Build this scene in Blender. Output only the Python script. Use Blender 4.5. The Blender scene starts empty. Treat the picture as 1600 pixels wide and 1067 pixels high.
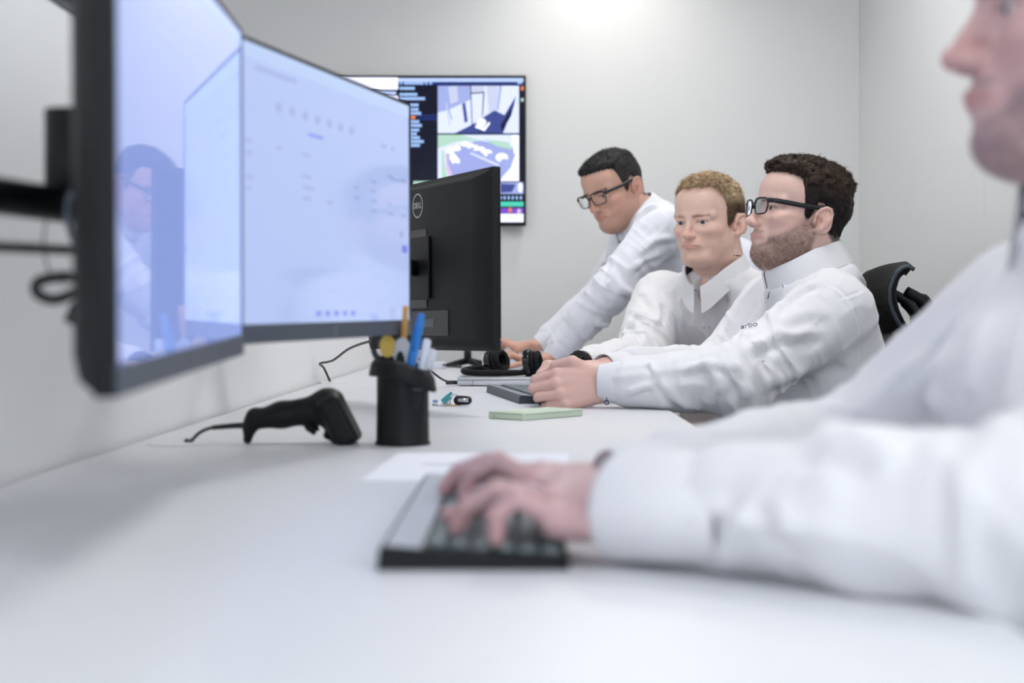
import bpy, bmesh, math, random
import numpy as np
from mathutils import Vector, Matrix

random.seed(7)
SC = bpy.context.scene
COL = SC.collection
PI = math.pi
CAMZ = 0.908          # camera height; desk tops are at 0.74
FPX = 2222.2
DESK = 0.74


def P(px, py, Y):
    """world point seen at a place of the photograph when it stands Y metres away"""
    return np.array([(px - 817.0) / FPX * Y, Y, CAMZ - (py - 497.0) / FPX * Y])


def V(*a):
    return np.array(a, dtype=float)


def nrm(v):
    v = np.asarray(v, dtype=float)
    return v / max(1e-9, np.linalg.norm(v))


# ------------------------------------------------------------------ tagging
def tag(o, label=None, cat=None, group=None, kind=None):
    if label: o['label'] = label
    if cat: o['category'] = cat
    if group: o['group'] = group
    if kind: o['kind'] = kind
    return o


def empty(name, loc=(0, 0, 0), rotz=0.0, label=None, cat=None, group=None):
    o = bpy.data.objects.new(name, None)
    o.empty_display_size = 0.05
    COL.objects.link(o)
    o.location = loc
    o.rotation_euler = (0, 0, rotz)
    return tag(o, label, cat, group)


def link(name, me, mats, parent=None, smooth=True, world=False):
    o = bpy.data.objects.new(name, me)
    COL.objects.link(o)
    if not isinstance(mats, (list, tuple)): mats = [mats]
    for m in mats: me.materials.append(m)
    if smooth:
        for p in me.polygons: p.use_smooth = True
    if parent is not None:
        o.parent = parent
        if world:
            o.matrix_parent_inverse = Matrix.LocRotScale(parent.location, parent.rotation_euler, None).inverted()
    return o


def copy_tree(o, parent=None):
    c = o.copy()
    COL.objects.link(c)
    if parent is not None: c.parent = parent
    for ch in [x for x in bpy.data.objects if x.parent == o]:
        copy_tree(ch, c)
    return c


def bm_obj(name, bm, mats, parent=None, smooth=False, angle=None, world=False):
    me = bpy.data.meshes.new(name)
    bmesh.ops.recalc_face_normals(bm, faces=bm.faces[:])
    bm.to_mesh(me)
    bm.free()
    o = link(name, me, mats, parent, smooth, world)
    if angle is not None:
        for p in me.polygons: p.use_smooth = True
        me.set_sharp_from_angle(angle=math.radians(angle))
    return o


# ------------------------------------------------------------------ bmesh helpers
def add_box(bm, c, size, rot=None, bev=0.0, seg=2, mi=0):
    M = Matrix.Translation(Vector(c)) @ (rot.to_4x4() if rot is not None else Matrix.Identity(4)) @ Matrix.Diagonal((size[0], size[1], size[2], 1))
    r = bmesh.ops.create_cube(bm, size=1.0, matrix=M)
    vs = r['verts']
    fs = {f for v in vs for f in v.link_faces}
    for f in fs: f.material_index = mi
    if bev > 0:
        es = list({e for v in vs for e in v.link_edges})
        rr = bmesh.ops.bevel(bm, geom=es, offset=bev, segments=seg, affect='EDGES', profile=0.6)
        for f in rr['faces']: f.material_index = mi
    return bm


def add_tube(bm, pts, r, sides=10, mi=0, caps=True, flat=1.0):
    pts = [np.asarray(p, dtype=float) for p in pts]
    n = len(pts)
    rs = r if isinstance(r, (list, tuple)) else [r] * n
    t0 = nrm(pts[1] - pts[0])
    up = V(0, 0, 1) if abs(t0[2]) < 0.9 else V(1, 0, 0)
    a = nrm(np.cross(t0, up))
    rings = []
    for i in range(n):
        t = nrm(pts[min(i + 1, n - 1)] - pts[max(i - 1, 0)])
        a = nrm(a - t * np.dot(a, t))
        b = np.cross(t, a)
        rings.append([bm.verts.new(tuple(pts[i] + (a * math.cos(k * 2 * PI / sides) + b * flat * math.sin(k * 2 * PI / sides)) * rs[i])) for k in range(sides)])
    for i in range(n - 1):
        for k in range(sides):
            f = bm.faces.new((rings[i][k], rings[i][(k + 1) % sides], rings[i + 1][(k + 1) % sides], rings[i + 1][k]))
            f.material_index = mi
            f.smooth = True
    if caps:
        for rg in (rings[0][::-1], rings[-1]):
            f = bm.faces.new(rg); f.material_index = mi
    return bm


def spline(pts, n=8):
    """Catmull-Rom through pts"""
    pts = [np.asarray(p, dtype=float) for p in pts]
    q = [2 * pts[0] - pts[1]] + pts + [2 * pts[-1] - pts[-2]]
    out = []
    for i in range(1, len(q) - 2):
        for k in range(n):
            t = k / n
            p0, p1, p2, p3 = q[i - 1], q[i], q[i + 1], q[i + 2]
            out.append(0.5 * (2 * p1 + (p2 - p0) * t + (2 * p0 - 5 * p1 + 4 * p2 - p3) * t * t + (3 * p1 - p0 - 3 * p2 + p3) * t ** 3))
    out.append(pts[-1])
    return out


def add_lathe(bm, prof, segs=40, c=(0, 0, 0), mi=0, zfun=None, close=False):
    rings = []
    for (r, z) in prof:
        ring = []
        for k in range(segs):
            a = 2 * PI * k / segs
            x, y = r * math.cos(a), r * math.sin(a)
            zz = z + (zfun(a, r, z) if zfun else 0)
            ring.append(bm.verts.new((c[0] + x, c[1] + y, c[2] + zz)))
        rings.append(ring)
    for i in range(len(rings) - 1):
        for k in range(segs):
            f = bm.faces.new((rings[i][k], rings[i][(k + 1) % segs], rings[i + 1][(k + 1) % segs], rings[i + 1][k]))
            f.material_index = mi
            f.smooth = True
    f = bm.faces.new(rings[0][::-1]); f.material_index = mi
    f = bm.faces.new(rings[-1]); f.material_index = mi
    return bm


def add_poly(bm, pts, mi=0):
    f = bm.faces.new([bm.verts.new(tuple(p)) for p in pts])
    f.material_index = mi
    return f


def add_prism(bm, poly, fn, d0, d1, mi=0):
    """poly: 2-D outline, fn(u,v,d) gives the 3-D point"""
    a = [bm.verts.new(tuple(fn(u, v, d0))) for u, v in poly]
    b = [bm.verts.new(tuple(fn(u, v, d1))) for u, v in poly]
    n = len(poly)
    fs = [bm.faces.new(a[::-1]), bm.faces.new(b)]
    for i in range(n):
        fs.append(bm.faces.new((a[i], a[(i + 1) % n], b[(i + 1) % n], b[i])))
    for f in fs: f.material_index = mi


def text_mesh(body, size, extrude=0.0004):
    cu = bpy.data.curves.new('lettering', 'FONT')
    cu.body = body
    cu.size = size
    cu.extrude = extrude
    cu.align_x = 'CENTER'
    cu.align_y = 'CENTER'
    o = bpy.data.objects.new('lettering', cu)
    COL.objects.link(o)
    dg = bpy.context.evaluated_depsgraph_get()
    me = bpy.data.meshes.new_from_object(o.evaluated_get(dg))
    bpy.data.objects.remove(o)
    bpy.data.curves.remove(cu)
    me.materials.clear()
    return me


# ------------------------------------------------------------------ materials
def srgb(r, g, b):
    f = lambda c: (c / 255 / 12.92) if c / 255 <= 0.04045 else ((c / 255 + 0.055) / 1.055) ** 2.4
    return (f(r), f(g), f(b), 1.0)


def mat(name, color, rough=0.5, metal=0.0, bump=0.0, bscale=200.0, var=0.0, vscale=6.0, spec=0.5, emit=None, estr=0.0, coat=0.0, sheen=0.0, trans=0.0, alpha=1.0):
    m = bpy.data.materials.new(name)
    m.use_nodes = True
    nt = m.node_tree
    b = nt.nodes['Principled BSDF']
    b.inputs['Base Color'].default_value = color
    b.inputs['Roughness'].default_value = rough
    b.inputs['Metallic'].default_value = metal
    b.inputs['Specular IOR Level'].default_value = spec
    b.inputs['Coat Weight'].default_value = coat
    b.inputs['Sheen Weight'].default_value = sheen
    b.inputs['Transmission Weight'].default_value = trans
    b.inputs['Alpha'].default_value = alpha
    if emit is not None:
        b.inputs['Emission Color'].default_value = emit
        b.inputs['Emission Strength'].default_value = estr
    tc = nt.nodes.new('ShaderNodeTexCoord')
    if var > 0:
        n = nt.nodes.new('ShaderNodeTexNoise')
        n.inputs['Scale'].default_value = vscale
        n.inputs['Detail'].default_value = 4
        nt.links.new(tc.outputs['Object'], n.inputs['Vector'])
        mx = nt.nodes.new('ShaderNodeMix'); mx.data_type = 'RGBA'
        nt.links.new(n.outputs['Fac'], mx.inputs['Factor'])
        mx.inputs['A'].default_value = tuple(c * (1 - var) for c in color[:3]) + (1,)
        mx.inputs['B'].default_value = tuple(min(1, c * (1 + var)) for c in color[:3]) + (1,)
        nt.links.new(mx.outputs['Result'], b.inputs['Base Color'])
    if bump > 0:
        n2 = nt.nodes.new('ShaderNodeTexNoise')
        n2.inputs['Scale'].default_value = bscale
        n2.inputs['Detail'].default_value = 3
        nt.links.new(tc.outputs['Object'], n2.inputs['Vector'])
        bp = nt.nodes.new('ShaderNodeBump')
        bp.inputs['Strength'].default_value = bump
        bp.inputs['Distance'].default_value = 0.001
        nt.links.new(n2.outputs['Fac'], bp.inputs['Height'])
        nt.links.new(bp.outputs['Normal'], b.inputs['Normal'])
    return m


def vcol_mat(name, rough=0.5, sss=0.0, bump=0.2, bscale=350.0, spec=0.4):
    m = mat(name, (0.8, 0.6, 0.5, 1), rough=rough, bump=bump, bscale=bscale, spec=spec)
    nt = m.node_tree
    b = nt.nodes['Principled BSDF']
    a = nt.nodes.new('ShaderNodeAttribute')
    a.attribute_name = 'Col'
    nt.links.new(a.outputs['Color'], b.inputs['Base Color'])
    if sss > 0:
        b.inputs['Subsurface Weight'].default_value = sss
        b.inputs['Subsurface Radius'].default_value = (1.0, 0.35, 0.2)
        b.inputs['Subsurface Scale'].default_value = 0.004
    return m


def emis(name, color, strength, rough=0.2, spec=0.5):
    return mat(name, (0.01, 0.01, 0.012, 1), rough=rough, emit=color, estr=strength, spec=spec)


# ------------------------------------------------------------------ value noise (numpy)
_RT = np.random.RandomState(11).rand(4096).astype(np.float32)


def vnoise(p):
    i = np.floor(p).astype(np.int64)
    f = (p - i).astype(np.float32)
    f = f * f * (3 - 2 * f)

    def h(dx, dy, dz):
        return _RT[((i[:, 0] + dx) * 73856093 ^ (i[:, 1] + dy) * 19349663 ^ (i[:, 2] + dz) * 83492791) & 4095]
    x, y, z = f[:, 0], f[:, 1], f[:, 2]
    a = h(0, 0, 0) * (1 - x) + h(1, 0, 0) * x
    b = h(0, 1, 0) * (1 - x) + h(1, 1, 0) * x
    c = h(0, 0, 1) * (1 - x) + h(1, 0, 1) * x
    d = h(0, 1, 1) * (1 - x) + h(1, 1, 1) * x
    return ((a * (1 - y) + b * y) * (1 - z) + (c * (1 - y) + d * y) * z) * 2 - 1


# ------------------------------------------------------------------ implicit surfaces
# primitive: (kind, args, op, k, core)  kinds: e ellipsoid, c round cone, b rounded box
def E(c, r, R=None, op='u', k=0.01, core=False): return ('e', (np.asarray(c, float), np.asarray(r, float), R), op, k, core)
def S(c, r, op='u', k=0.01, core=False): return E(c, (r, r, r), None, op, k, core)
def C(a, b, ra, rb=None, op='u', k=0.01, core=False): return ('c', (np.asarray(a, float), np.asarray(b, float), ra, ra if rb is None else rb), op, k, core)
def B(c, h, R=None, r=0.003, op='u', k=0.004, core=False): return ('b', (np.asarray(c, float), np.asarray(h, float), R, r), op, k, core)


def prim_d(pr, p):
    kind, a = pr[0], pr[1]
    if kind == 'e':
        c, r, R = a
        q = p - c
        if R is not None: q = q @ R
        if r[0] == r[1] == r[2]:
            return np.sqrt((q * q).sum(1)) - r[0]
        k0 = np.sqrt(((q / r) ** 2).sum(1))
        k1 = np.sqrt(((q / (r * r)) ** 2).sum(1)) + 1e-9
        return k0 * (k0 - 1.0) / k1
    if kind == 'c':
        A, Bp, ra, rb = a
        ab = Bp - A
        t = np.clip(((p - A) @ ab) / max(1e-12, ab @ ab), 0, 1)
        q = p - A - t[:, None] * ab
        return np.sqrt((q * q).sum(1)) - (ra + (rb - ra) * t)
    c, h, R, r = a
    q = p - c
    if R is not None: q = q @ R
    q = np.abs(q) - (h - r)
    return np.sqrt((np.maximum(q, 0) ** 2).sum(1)) + np.minimum(q.max(1), 0) - r


def prim_bound(pr):
    kind, a = pr[0], pr[1]
    if kind == 'e': return a[0], float(a[1].max())
    if kind == 'c': return (a[0] + a[1]) / 2, float(np.linalg.norm(a[1] - a[0]) / 2 + max(a[2], a[3]))
    return a[0], float(np.linalg.norm(a[1]))


def comb(d, e, op, k):
    if op == 'u':
        if d is None: return e
        h = np.clip(0.5 + 0.5 * (e - d) / k, 0, 1)
        return e + (d - e) * h - k * h * (1 - h)
    if op == 's':
        h = np.clip(0.5 - 0.5 * (d + e) / k, 0, 1)
        return d + (-e - d) * h + k * h * (1 - h)
    return np.maximum(d, e)


class Group:
    """a set of primitives in a frame (R columns = axes, t, s) merged into the whole with k"""
    def __init__(self, prims, k=0.01, R=None, t=None, s=1.0, disp=None, wy=1.0, zl=1.0):
        self.prims, self.k, self.R, self.s, self.disp, self.wy, self.zl = prims, k, R, s, disp, wy, zl
        self.t = np.zeros(3) if t is None else np.asarray(t, float)
        cs, rs = zip(*[prim_bound(q) for q in prims if q[2] == 'u'])
        cs = np.array(cs); rs = np.array(rs)
        lo = (cs - rs[:, None]).min(0); hi = (cs + rs[:, None]).max(0)
        c = (lo + hi) / 2
        self.bc = self.world(c[None])[0]
        self.br = float(max(np.linalg.norm(cs - c, axis=1) + rs)) * s * max(1, wy)

    def world(self, p):
        q = p * np.array([1, self.wy, 1]) * self.s
        if self.zl != 1: q = q * np.where(q[:, 2:3] < 0, np.array([[1, 1, self.zl]]), 1.0)
        if self.R is not None: q = q @ self.R.T
        return q + self.t

    def local(self, p):
        q = p - self.t
        if self.R is not None: q = q @ self.R
        q = q / self.s / np.array([1, self.wy, 1])
        if self.zl != 1: q = q / np.where(q[:, 2:3] < 0, np.array([[1, 1, self.zl]]), 1.0)
        return q

    def eval(self, p, bc=None, br=0):
        q = self.local(p) if (self.R is not None or self.s != 1 or self.t.any()) else p
        d = None
        for pr in self.prims:
            if pr[2] == 's' or (bc is not None and d is not None):
                c, r = prim_bound(pr)
                if bc is not None:
                    cw = self.world(c[None])[0]
                    if np.linalg.norm(cw - bc) > br + r * self.s * max(1, self.wy) + pr[3] * 1.5 + 0.03:
                        continue
            d = comb(d, prim_d(pr, q), pr[2], pr[3])
        d = d * self.s
        if self.disp is not None: d = d + self.disp(p, q)
        return d


def field(groups, p, bc=None, br=0):
    d = None
    for g in groups:
        if bc is not None and np.linalg.norm(g.bc - bc) > br + g.br + 0.04 + g.k:
            continue
        e = g.eval(p, bc, br)
        d = comb(d, e, 'u', g.k)
    if d is None: d = np.full(len(p), 1.0)
    return d


def surface(groups, h=0.003, clip=None, fld=None, lo=None, hi=None):
    """sparse surface nets: returns verts, quads"""
    fld = fld or (lambda p, bc=None, br=0: field(groups, p, bc, br))
    if lo is None:
        lo = np.min([g.bc - g.br for g in groups], axis=0) - 0.02
        hi = np.max([g.bc + g.br for g in groups], axis=0) + 0.02
    BS = 12
    nb = np.ceil((hi - lo) / (BS * h)).astype(int) + 1
    N = nb * BS + 2
    half = BS * h / 2
    bx = np.stack(np.meshgrid(*[np.arange(n) for n in nb], indexing='ij'), -1).reshape(-1, 3)
    cen = lo + (bx + 0.5) * BS * h
    dc = np.concatenate([fld(cen[i:i + 20000]) for i in range(0, len(cen), 20000)])
    keep = np.abs(dc) < half * 1.75 * 1.35 + 0.008
    bx = bx[keep]; cen = cen[keep]
    g1 = np.stack(np.meshgrid(*[np.arange(BS + 1)] * 3, indexing='ij'), -1).reshape(-1, 3)
    n1 = BS + 1
    cid, cpos = [], []
    edges = [[], [], []]
    eye = np.eye(3, dtype=int)
    for b, c in zip(bx, cen):
        p = lo + (b * BS + g1) * h
        d = fld(p, c, half * 1.75)
        if clip is not None: d = np.maximum(d, clip(p))
        D = d.reshape(n1, n1, n1)
        s = D < 0
        if s.all() or not s.any(): continue
        acc = np.zeros((BS, BS, BS, 3)); cnt = np.zeros((BS, BS, BS))
        for ax in range(3):
            sl0 = [slice(None)] * 3; sl1 = [slice(None)] * 3
            sl0[ax] = slice(0, BS); sl1[ax] = slice(1, BS + 1)
            d0, d1 = D[tuple(sl0)], D[tuple(sl1)]
            cr = (d0 < 0) != (d1 < 0)
            t = np.where(cr, d0 / np.where(cr, d0 - d1, 1), 0)
            o1, o2 = [a for a in range(3) if a != ax]
            for u in (0, 1):
                for w in (0, 1):
                    sl = [slice(None)] * 3
                    sl[o1] = slice(u, u + BS); sl[o2] = slice(w, w + BS)
                    m = cr[tuple(sl)]
                    cnt += m
                    acc[..., ax] += m * t[tuple(sl)]
                    acc[..., o1] += m * u
                    acc[..., o2] += m * w
            sl = [slice(0, BS)] * 3
            m = cr[tuple(sl)]
            ii = np.argwhere(m)
            if len(ii):
                neg = d0[tuple(sl)][m] < 0
                edges[ax].append(np.concatenate([ii + b * BS, neg[:, None].astype(int)], 1))
        m = cnt > 0
        ii = np.argwhere(m)
        off = acc[m] / cnt[m][:, None]
        gi = ii + b * BS
        cid.append((gi[:, 0] * N[1] + gi[:, 1]) * N[2] + gi[:, 2])
        cpos.append(lo + (gi + off) * h)
    cid = np.concatenate(cid); cpos = np.concatenate(cpos)
    o = np.argsort(cid); cid = cid[o]; cpos = cpos[o]
    quads = []
    for ax in range(3):
        if not edges[ax]: continue
        e = np.concatenate(edges[ax])
        g, neg = e[:, :3], e[:, 3]
        o1, o2 = (ax + 1) % 3, (ax + 2) % 3
        q = []
        ok = np.ones(len(g), bool)
        for (u, w) in ((0, 0), (-1, 0), (-1, -1), (0, -1)):
            gg = g + eye[o1] * u + eye[o2] * w
            k = (gg[:, 0] * N[1] + gg[:, 1]) * N[2] + gg[:, 2]
            j = np.clip(np.searchsorted(cid, k), 0, len(cid) - 1)
            ok &= cid[j] == k
            q.append(j)
        q = np.stack(q, 1)
        q = np.where(neg[:, None] > 0, q, q[:, ::-1])
        quads.append(q[ok])
    quads = np.concatenate(quads)
    used = np.unique(quads)
    rm = np.zeros(len(cid), int); rm[used] = np.arange(len(used))
    return cpos[used], rm[quads]


def np_mesh(name, v, q, cols=None):
    me = bpy.data.meshes.new(name)
    me.vertices.add(len(v)); me.vertices.foreach_set('co', v.astype(np.float32).ravel())
    k = q.shape[1]
    me.loops.add(q.size); me.loops.foreach_set('vertex_index', q.astype(np.int32).ravel())
    me.polygons.add(len(q))
    me.polygons.foreach_set('loop_start', np.arange(0, q.size, k, dtype=np.int32))
    me.polygons.foreach_set('loop_total', np.full(len(q), k, dtype=np.int32))
    me.polygons.foreach_set('use_smooth', np.ones(len(q), dtype=bool))
    me.update(calc_edges=True)
    if cols is not None:
        a = me.color_attributes.new('Col', 'FLOAT_COLOR', 'POINT')
        c4 = np.ones((len(v), 4), np.float32); c4[:, :3] = cols
        a.data.foreach_set('color', c4.ravel())
    me.validate()
    return me


def sdf_obj(name, prims_or_groups, m, parent=None, h=0.0015, disp=None, clip=None, colf=None, world=True):
    gs = prims_or_groups if isinstance(prims_or_groups[0], Group) else [Group(prims_or_groups, disp=disp)]
    v, q = surface(gs, h, clip)
    me = np_mesh(name, v, q, colf(v) if colf else None)
    return link(name, me, m, parent, True, world)


def rot3(ax, deg):
    return np.array(Matrix.Rotation(math.radians(deg), 3, ax))
# ------------------------------------------------------------------ people
def smooth(a, b, x):
    t = np.clip((x - a) / (b - a), 0, 1)
    return t * t * (3 - 2 * t)


def seg_d(p, a, b):
    a = np.asarray(a, float); b = np.asarray(b, float)
    ab = b - a
    t = np.clip(((p - a) @ ab) / (ab @ ab), 0, 1)
    return np.sqrt(((p - a - t[:, None] * ab) ** 2).sum(1))


def head_prims(f):
    """head in its own frame: x forward, y left, z up, eyes at z = 0, metres"""
    jw = f.get('jaw', 1.0)
    hv = f.get('heavy', 0.0)       # fullness under the chin and in the cheeks
    L = []
    L.append(E((-.012, 0, .030), (.094, .075, f.get('crown', .080)), k=.02, core=True))
    L.append(E((.022, 0, -.02), (.066, .0615, .085), k=.02, core=True))
    L.append(E((.048, 0, .045), (.043, .056, .045), k=.025, core=True))
    for s in (1, -1):
        L.append(C((-.008, s * .054 * jw, -.055), (.058, s * .022 * jw, -.100), .022, .021, k=.022, core=True))
        L.append(E((.035, s * (.034 + .008 * hv), -.062), (.030 + .004 * hv, .024 + .005 * hv, .034), k=.02, core=True))
        L.append(E((.051, s * .044, -.026), (.026, .020, .016), k=.020))
        L.append(C((.0815, s * .011, .0155), (.062, s * .050, .0145), .0115, .010, k=.010))
    L.append(S((.073, 0, -.101), .020, k=.016, core=True))
    if hv > 0:
        L.append(E((.035, 0, -.112), (.045, .042, .022 + .012 * hv), k=.025, core=True))
    nz = f.get('nose', 1.0)
    for s in (1, -1):
        L.append(S((.0985, s * .0325, -.004), .0205, 's', k=.010))
        L.append(C((.0905, s * .026, -.053), (.081, s * .036, -.068), .0012, .0018, 's', k=.007))
        L.append(S((.0675, s * .032, -.002), .0137, k=.004))
        L.append(C((.0790, s * .021, .0052), (.0735, s * .044, .0048), .0042, .0036, k=.005))
    L.append(E((.078, 0, -.067), (.0185, .027, .022), k=.016))
    L.append(C((.085, 0, .008), (.1055 * (.5 + .5 * nz), 0, -.032), .0066, .0074, k=.010))
    L.append(S((.1085 * (.5 + .5 * nz), 0, -.0375), .0086, k=.006))
    L.append(E((.096, 0, -.0385), (.016, .0120, .0095), k=.008))
    for s in (1, -1):
        L.append(E((.0965, s * .0120, -.0405), (.0105, .0068, .0080), k=.005))
        L.append(E((.104, s * .0065, -.0505), (.0065, .0036, .0045), None, 's', k=.002))
    # mouth
    for s in (1, -1):
        L.append(C((.0835, s * .025, -.0698), (.0955, s * .006, -.0660), .0022, .0034, k=.006))
        L.append(C((.0835, s * .022, -.0715), (.0945, 0, -.0750), .0024, .0047, k=.006))
    L.append(C((.0955, .006, -.0660), (.0955, -.006, -.0660), .0033, k=.004))
    op = f.get('mouth_open', .0010)
    for s in (1, -1):
        L.append(C((.085, s * .026, -.0705), (.1010, s * .003, -.0702), .0012, op + .0004, 's', k=.002))
    L.append(S((.106, 0, -.0885), .0125, 's', k=.010))
    L.append(E((.103, 0, -.0575), (.006, .0028, .007), None, 's', k=.004))
    # lids
    ey = f.get('eye_open', .0046)
    for s in (1, -1):
        R = rot3('X', 4 * s)
        L.append(E((.0825, s * .032, -.0032), (.0120, .0122, ey), R, 's', k=.0015))
    # ears: disc, helix, antihelix, tragus, lobe
    for s in (1, -1):
        c0 = V(-.014, s * .0805, -.018)
        ud, vd = nrm(V(.87, -s * .49, 0)), nrm(V(-.20, s * .14, .97))
        nd = nrm(np.cross(ud, vd)) * (1 if np.cross(ud, vd)[1] * s > 0 else -1)
        q = lambda u, v, w=0.0: c0 + ud * u + vd * v + nd * w
        Rr = np.stack([ud, nd, vd], 1)
        L.append(E(q(-.0045, .003, .0005), (.0200, .0042, .0300), Rr, k=.004))
        L.append(E(q(.005, .0, -.009), (.013, .010, .021), Rr, k=.008))
        hx = [(.010, .004), (.0125, .014), (.008, .025), (-.002, .0305), (-.012, .0285), (-.0190, .019), (-.0200, .006), (-.0160, -.008), (-.0095, -.019)]
        for i in range(len(hx) - 1):
            L.append(C(q(*hx[i], .0045), q(*hx[i + 1], .0045), .0033, .0033, k=.0022))
        L.append(C(q(-.0095, -.019, .002), q(.0005, -.0265, .001), .0045, .0062, k=.006))
        L.append(E(q(.0015, -.004, .005), (.0085, .0075, .0125), Rr, 's', k=.0025))
        L.append(C(q(-.010, .017, .0040), q(-.0120, .002, .005), .0027, .0032, k=.003))
        L.append(C(q(-.0120, .002, .005), q(-.006, -.0135, .0045), .0032, .0030, k=.003))
        L.append(C(q(.0105, -.003, .002), q(.0095, -.009, .002), .0042, .0038, k=.004))
    L.append(C((-.026, 0, -.055), (-.032, 0, -.100), .058, .058, k=.03, core=True))
    return L


EYES = [(.0675, .032, -.002), (.0675, -.032, -.002)]


def head_colors(q, f):
    """albedo of the skin, q in the head frame"""
    n = len(q)
    skin = np.array(f['skin'])
    col = np.tile(skin, (n, 1))
    x, y, z = q[:, 0], q[:, 1], q[:, 2]

    def blend(m, c):
        nonlocal col
        col = col * (1 - m[:, None]) + np.array(c) * m[:, None]
    ruddy = skin * np.array([1.01, .79, .77])
    for c, r, a in (((.108, 0, -.036), .022, .55), ((.06, .05, -.035), .032, .38), ((.06, -.05, -.035), .032, .38), ((-.01, .082, -.012), .034, .5), ((-.01, -.082, -.012), .034, .5)):
        blend(a * np.exp(-((q - np.array(c)) ** 2).sum(1) / (r * r)), ruddy)
    lip = np.clip(1.35 - ((y / .0255) ** 2 + ((z + .0705) / .0082) ** 2), 0, 1) * (x > .08)
    lip = np.clip(lip * 2.2, 0, 1)
    nz = vnoise(q * 420) * .5 + vnoise(q * 190) * .5
    if f.get('beard'):
        bc, amt = f['beard']
        edge = -.018 - np.clip(x - .012, 0, .1) * .78
        m = smooth(.010, -.014, z - edge + .006 * nz) * smooth(-.016, -.004, x) * smooth(-.150, -.128, z)
        bare = np.clip(1.5 - ((y / .030) ** 2 + ((z + .072) / .017) ** 2), 0, 1) * (x > .06)
        m = m * (1 - np.clip(bare * 1.6, 0, 1))
        must = smooth(.0050, .0005, np.abs(z + .0575 + .0025 * (np.abs(y) / .02)) - .0030) * smooth(.031, .022, np.abs(y)) * (x > .07) * .75
        soul = smooth(.010, .004, np.sqrt(y * y + (z + .088) ** 2)) * (x > .06) * .8
        m = np.maximum(np.maximum(m, must), soul)
        blend(np.clip(m * amt * (1 + .55 * nz), 0, 1), bc)
    blend(lip * .62, f.get('lip', skin * np.array([.80, .53, .53])))
    for s in (1, -1):
        d = seg_d(q, (.0915, s * .013, .0125), (.073, s * .048, .0150))
        m = smooth(f.get('brow_w', .0052), .0020, d * (1 + .35 * nz)) * f.get('brow_amt', .8)
        blend(m, f.get('brow', f['hair']))
        # lash line
        e = np.sqrt((((q - np.array((.0800, s * .032, -.0030))) / np.array((.02, .0142, f.get('eye_open', .0046) + .0012))) ** 2).sum(1))
        m = smooth(.30, .08, np.abs(e - 1.03)) * .60 * (z > -.004)
        blend(m, skin * .35)
    # scalp tinted with the hair colour
    m = hair_mask(q, f)
    blend(np.clip(m * .9, 0, 1), f['hair'])
    return np.clip(col * (1 + .05 * nz[:, None]), 0, 1)


ZB = ([-.13, -.075, -.055, -.040, -.030, -.018, -.006, .000, .004, .012, .018, .022, .027, .032, .045, .070, .12],
      [-.066, -.062, -.058, -.040, .008, .022, .020, .000, -.016, -.018, -.006, .018, .044, .066, .071, .075, .077])


def hair_mask(q, f):
    hl = f.get('hairline', 0.0)
    zb = np.interp(q[:, 0], ZB[0], ZB[1])
    zb = zb + np.where(q[:, 0] > .022, hl, 0) - np.where(q[:, 0] > .03, f.get('fringe', .0) * np.exp(-(q[:, 1] / .03) ** 2), 0)
    zb = zb + .0035 * vnoise(q * 300) + .0025 * vnoise(q * 120)
    return smooth(-.007, .007, q[:, 2] - zb) * smooth(-.070, -.056, q[:, 2])


def tri_sample(v, q, n, rng):
    a, b, c = v[q[:, 0]], v[q[:, 1]], v[q[:, 2]]
    nn = np.cross(b - a, v[q[:, 3]] - a)
    ar = np.linalg.norm(nn, axis=1)
    i = rng.choice(len(q), n, p=ar / ar.sum())
    u, w = rng.rand(n, 1), rng.rand(n, 1)
    p = a[i] * (1 - u) * (1 - w) + b[i] * u * (1 - w) + c[i] * u * w + v[q[i, 3]] * (1 - u) * w
    return p, nn[i] / (ar[i][:, None] + 1e-12)


def strands(p, n, flow, length, width, rng, curl=0.0, segs=4, lift=.5):
    """tapered three-sided locks; returns verts, quads"""
    N = len(p)
    vs, qs = [], []
    d = flow + n * lift
    d /= np.linalg.norm(d, axis=1)[:, None] + 1e-9
    L = length * (.6 + .8 * rng.rand(N, 1))
    a = np.cross(d, n + rng.randn(N, 3) * .3); a /= np.linalg.norm(a, axis=1)[:, None] + 1e-9
    b = np.cross(d, a)
    ph = rng.rand(N, 1) * 6.28
    curl = np.asarray(curl, float)
    rings = []
    for s in range(segs + 1):
        t = s / segs
        c = p + d * L * t - n * L * (t * t) * lift * .8
        if np.any(np.asarray(curl) > 0):
            c = c + (a * np.cos(ph + t * 5.5) + b * np.sin(ph + t * 5.5)) * curl * t ** .5
        w = width * (1 - t * .85)
        ring = []
        for k in range(3):
            ang = k * 2.0944
            ring.append(c + (a * math.cos(ang) + b * math.sin(ang)) * w)
        rings.append(np.stack(ring, 1))
    A = np.stack(rings, 1).reshape(N, -1, 3)
    base = np.arange(N)[:, None] * (3 * (segs + 1))
    for s in range(segs):
        for k in range(3):
            i0 = s * 3 + k; i1 = s * 3 + (k + 1) % 3
            qs.append(np.concatenate([base + i0, base + i1, base + i1 + 3, base + i0 + 3], 1))
    return A.reshape(-1, 3), np.concatenate(qs)


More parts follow.
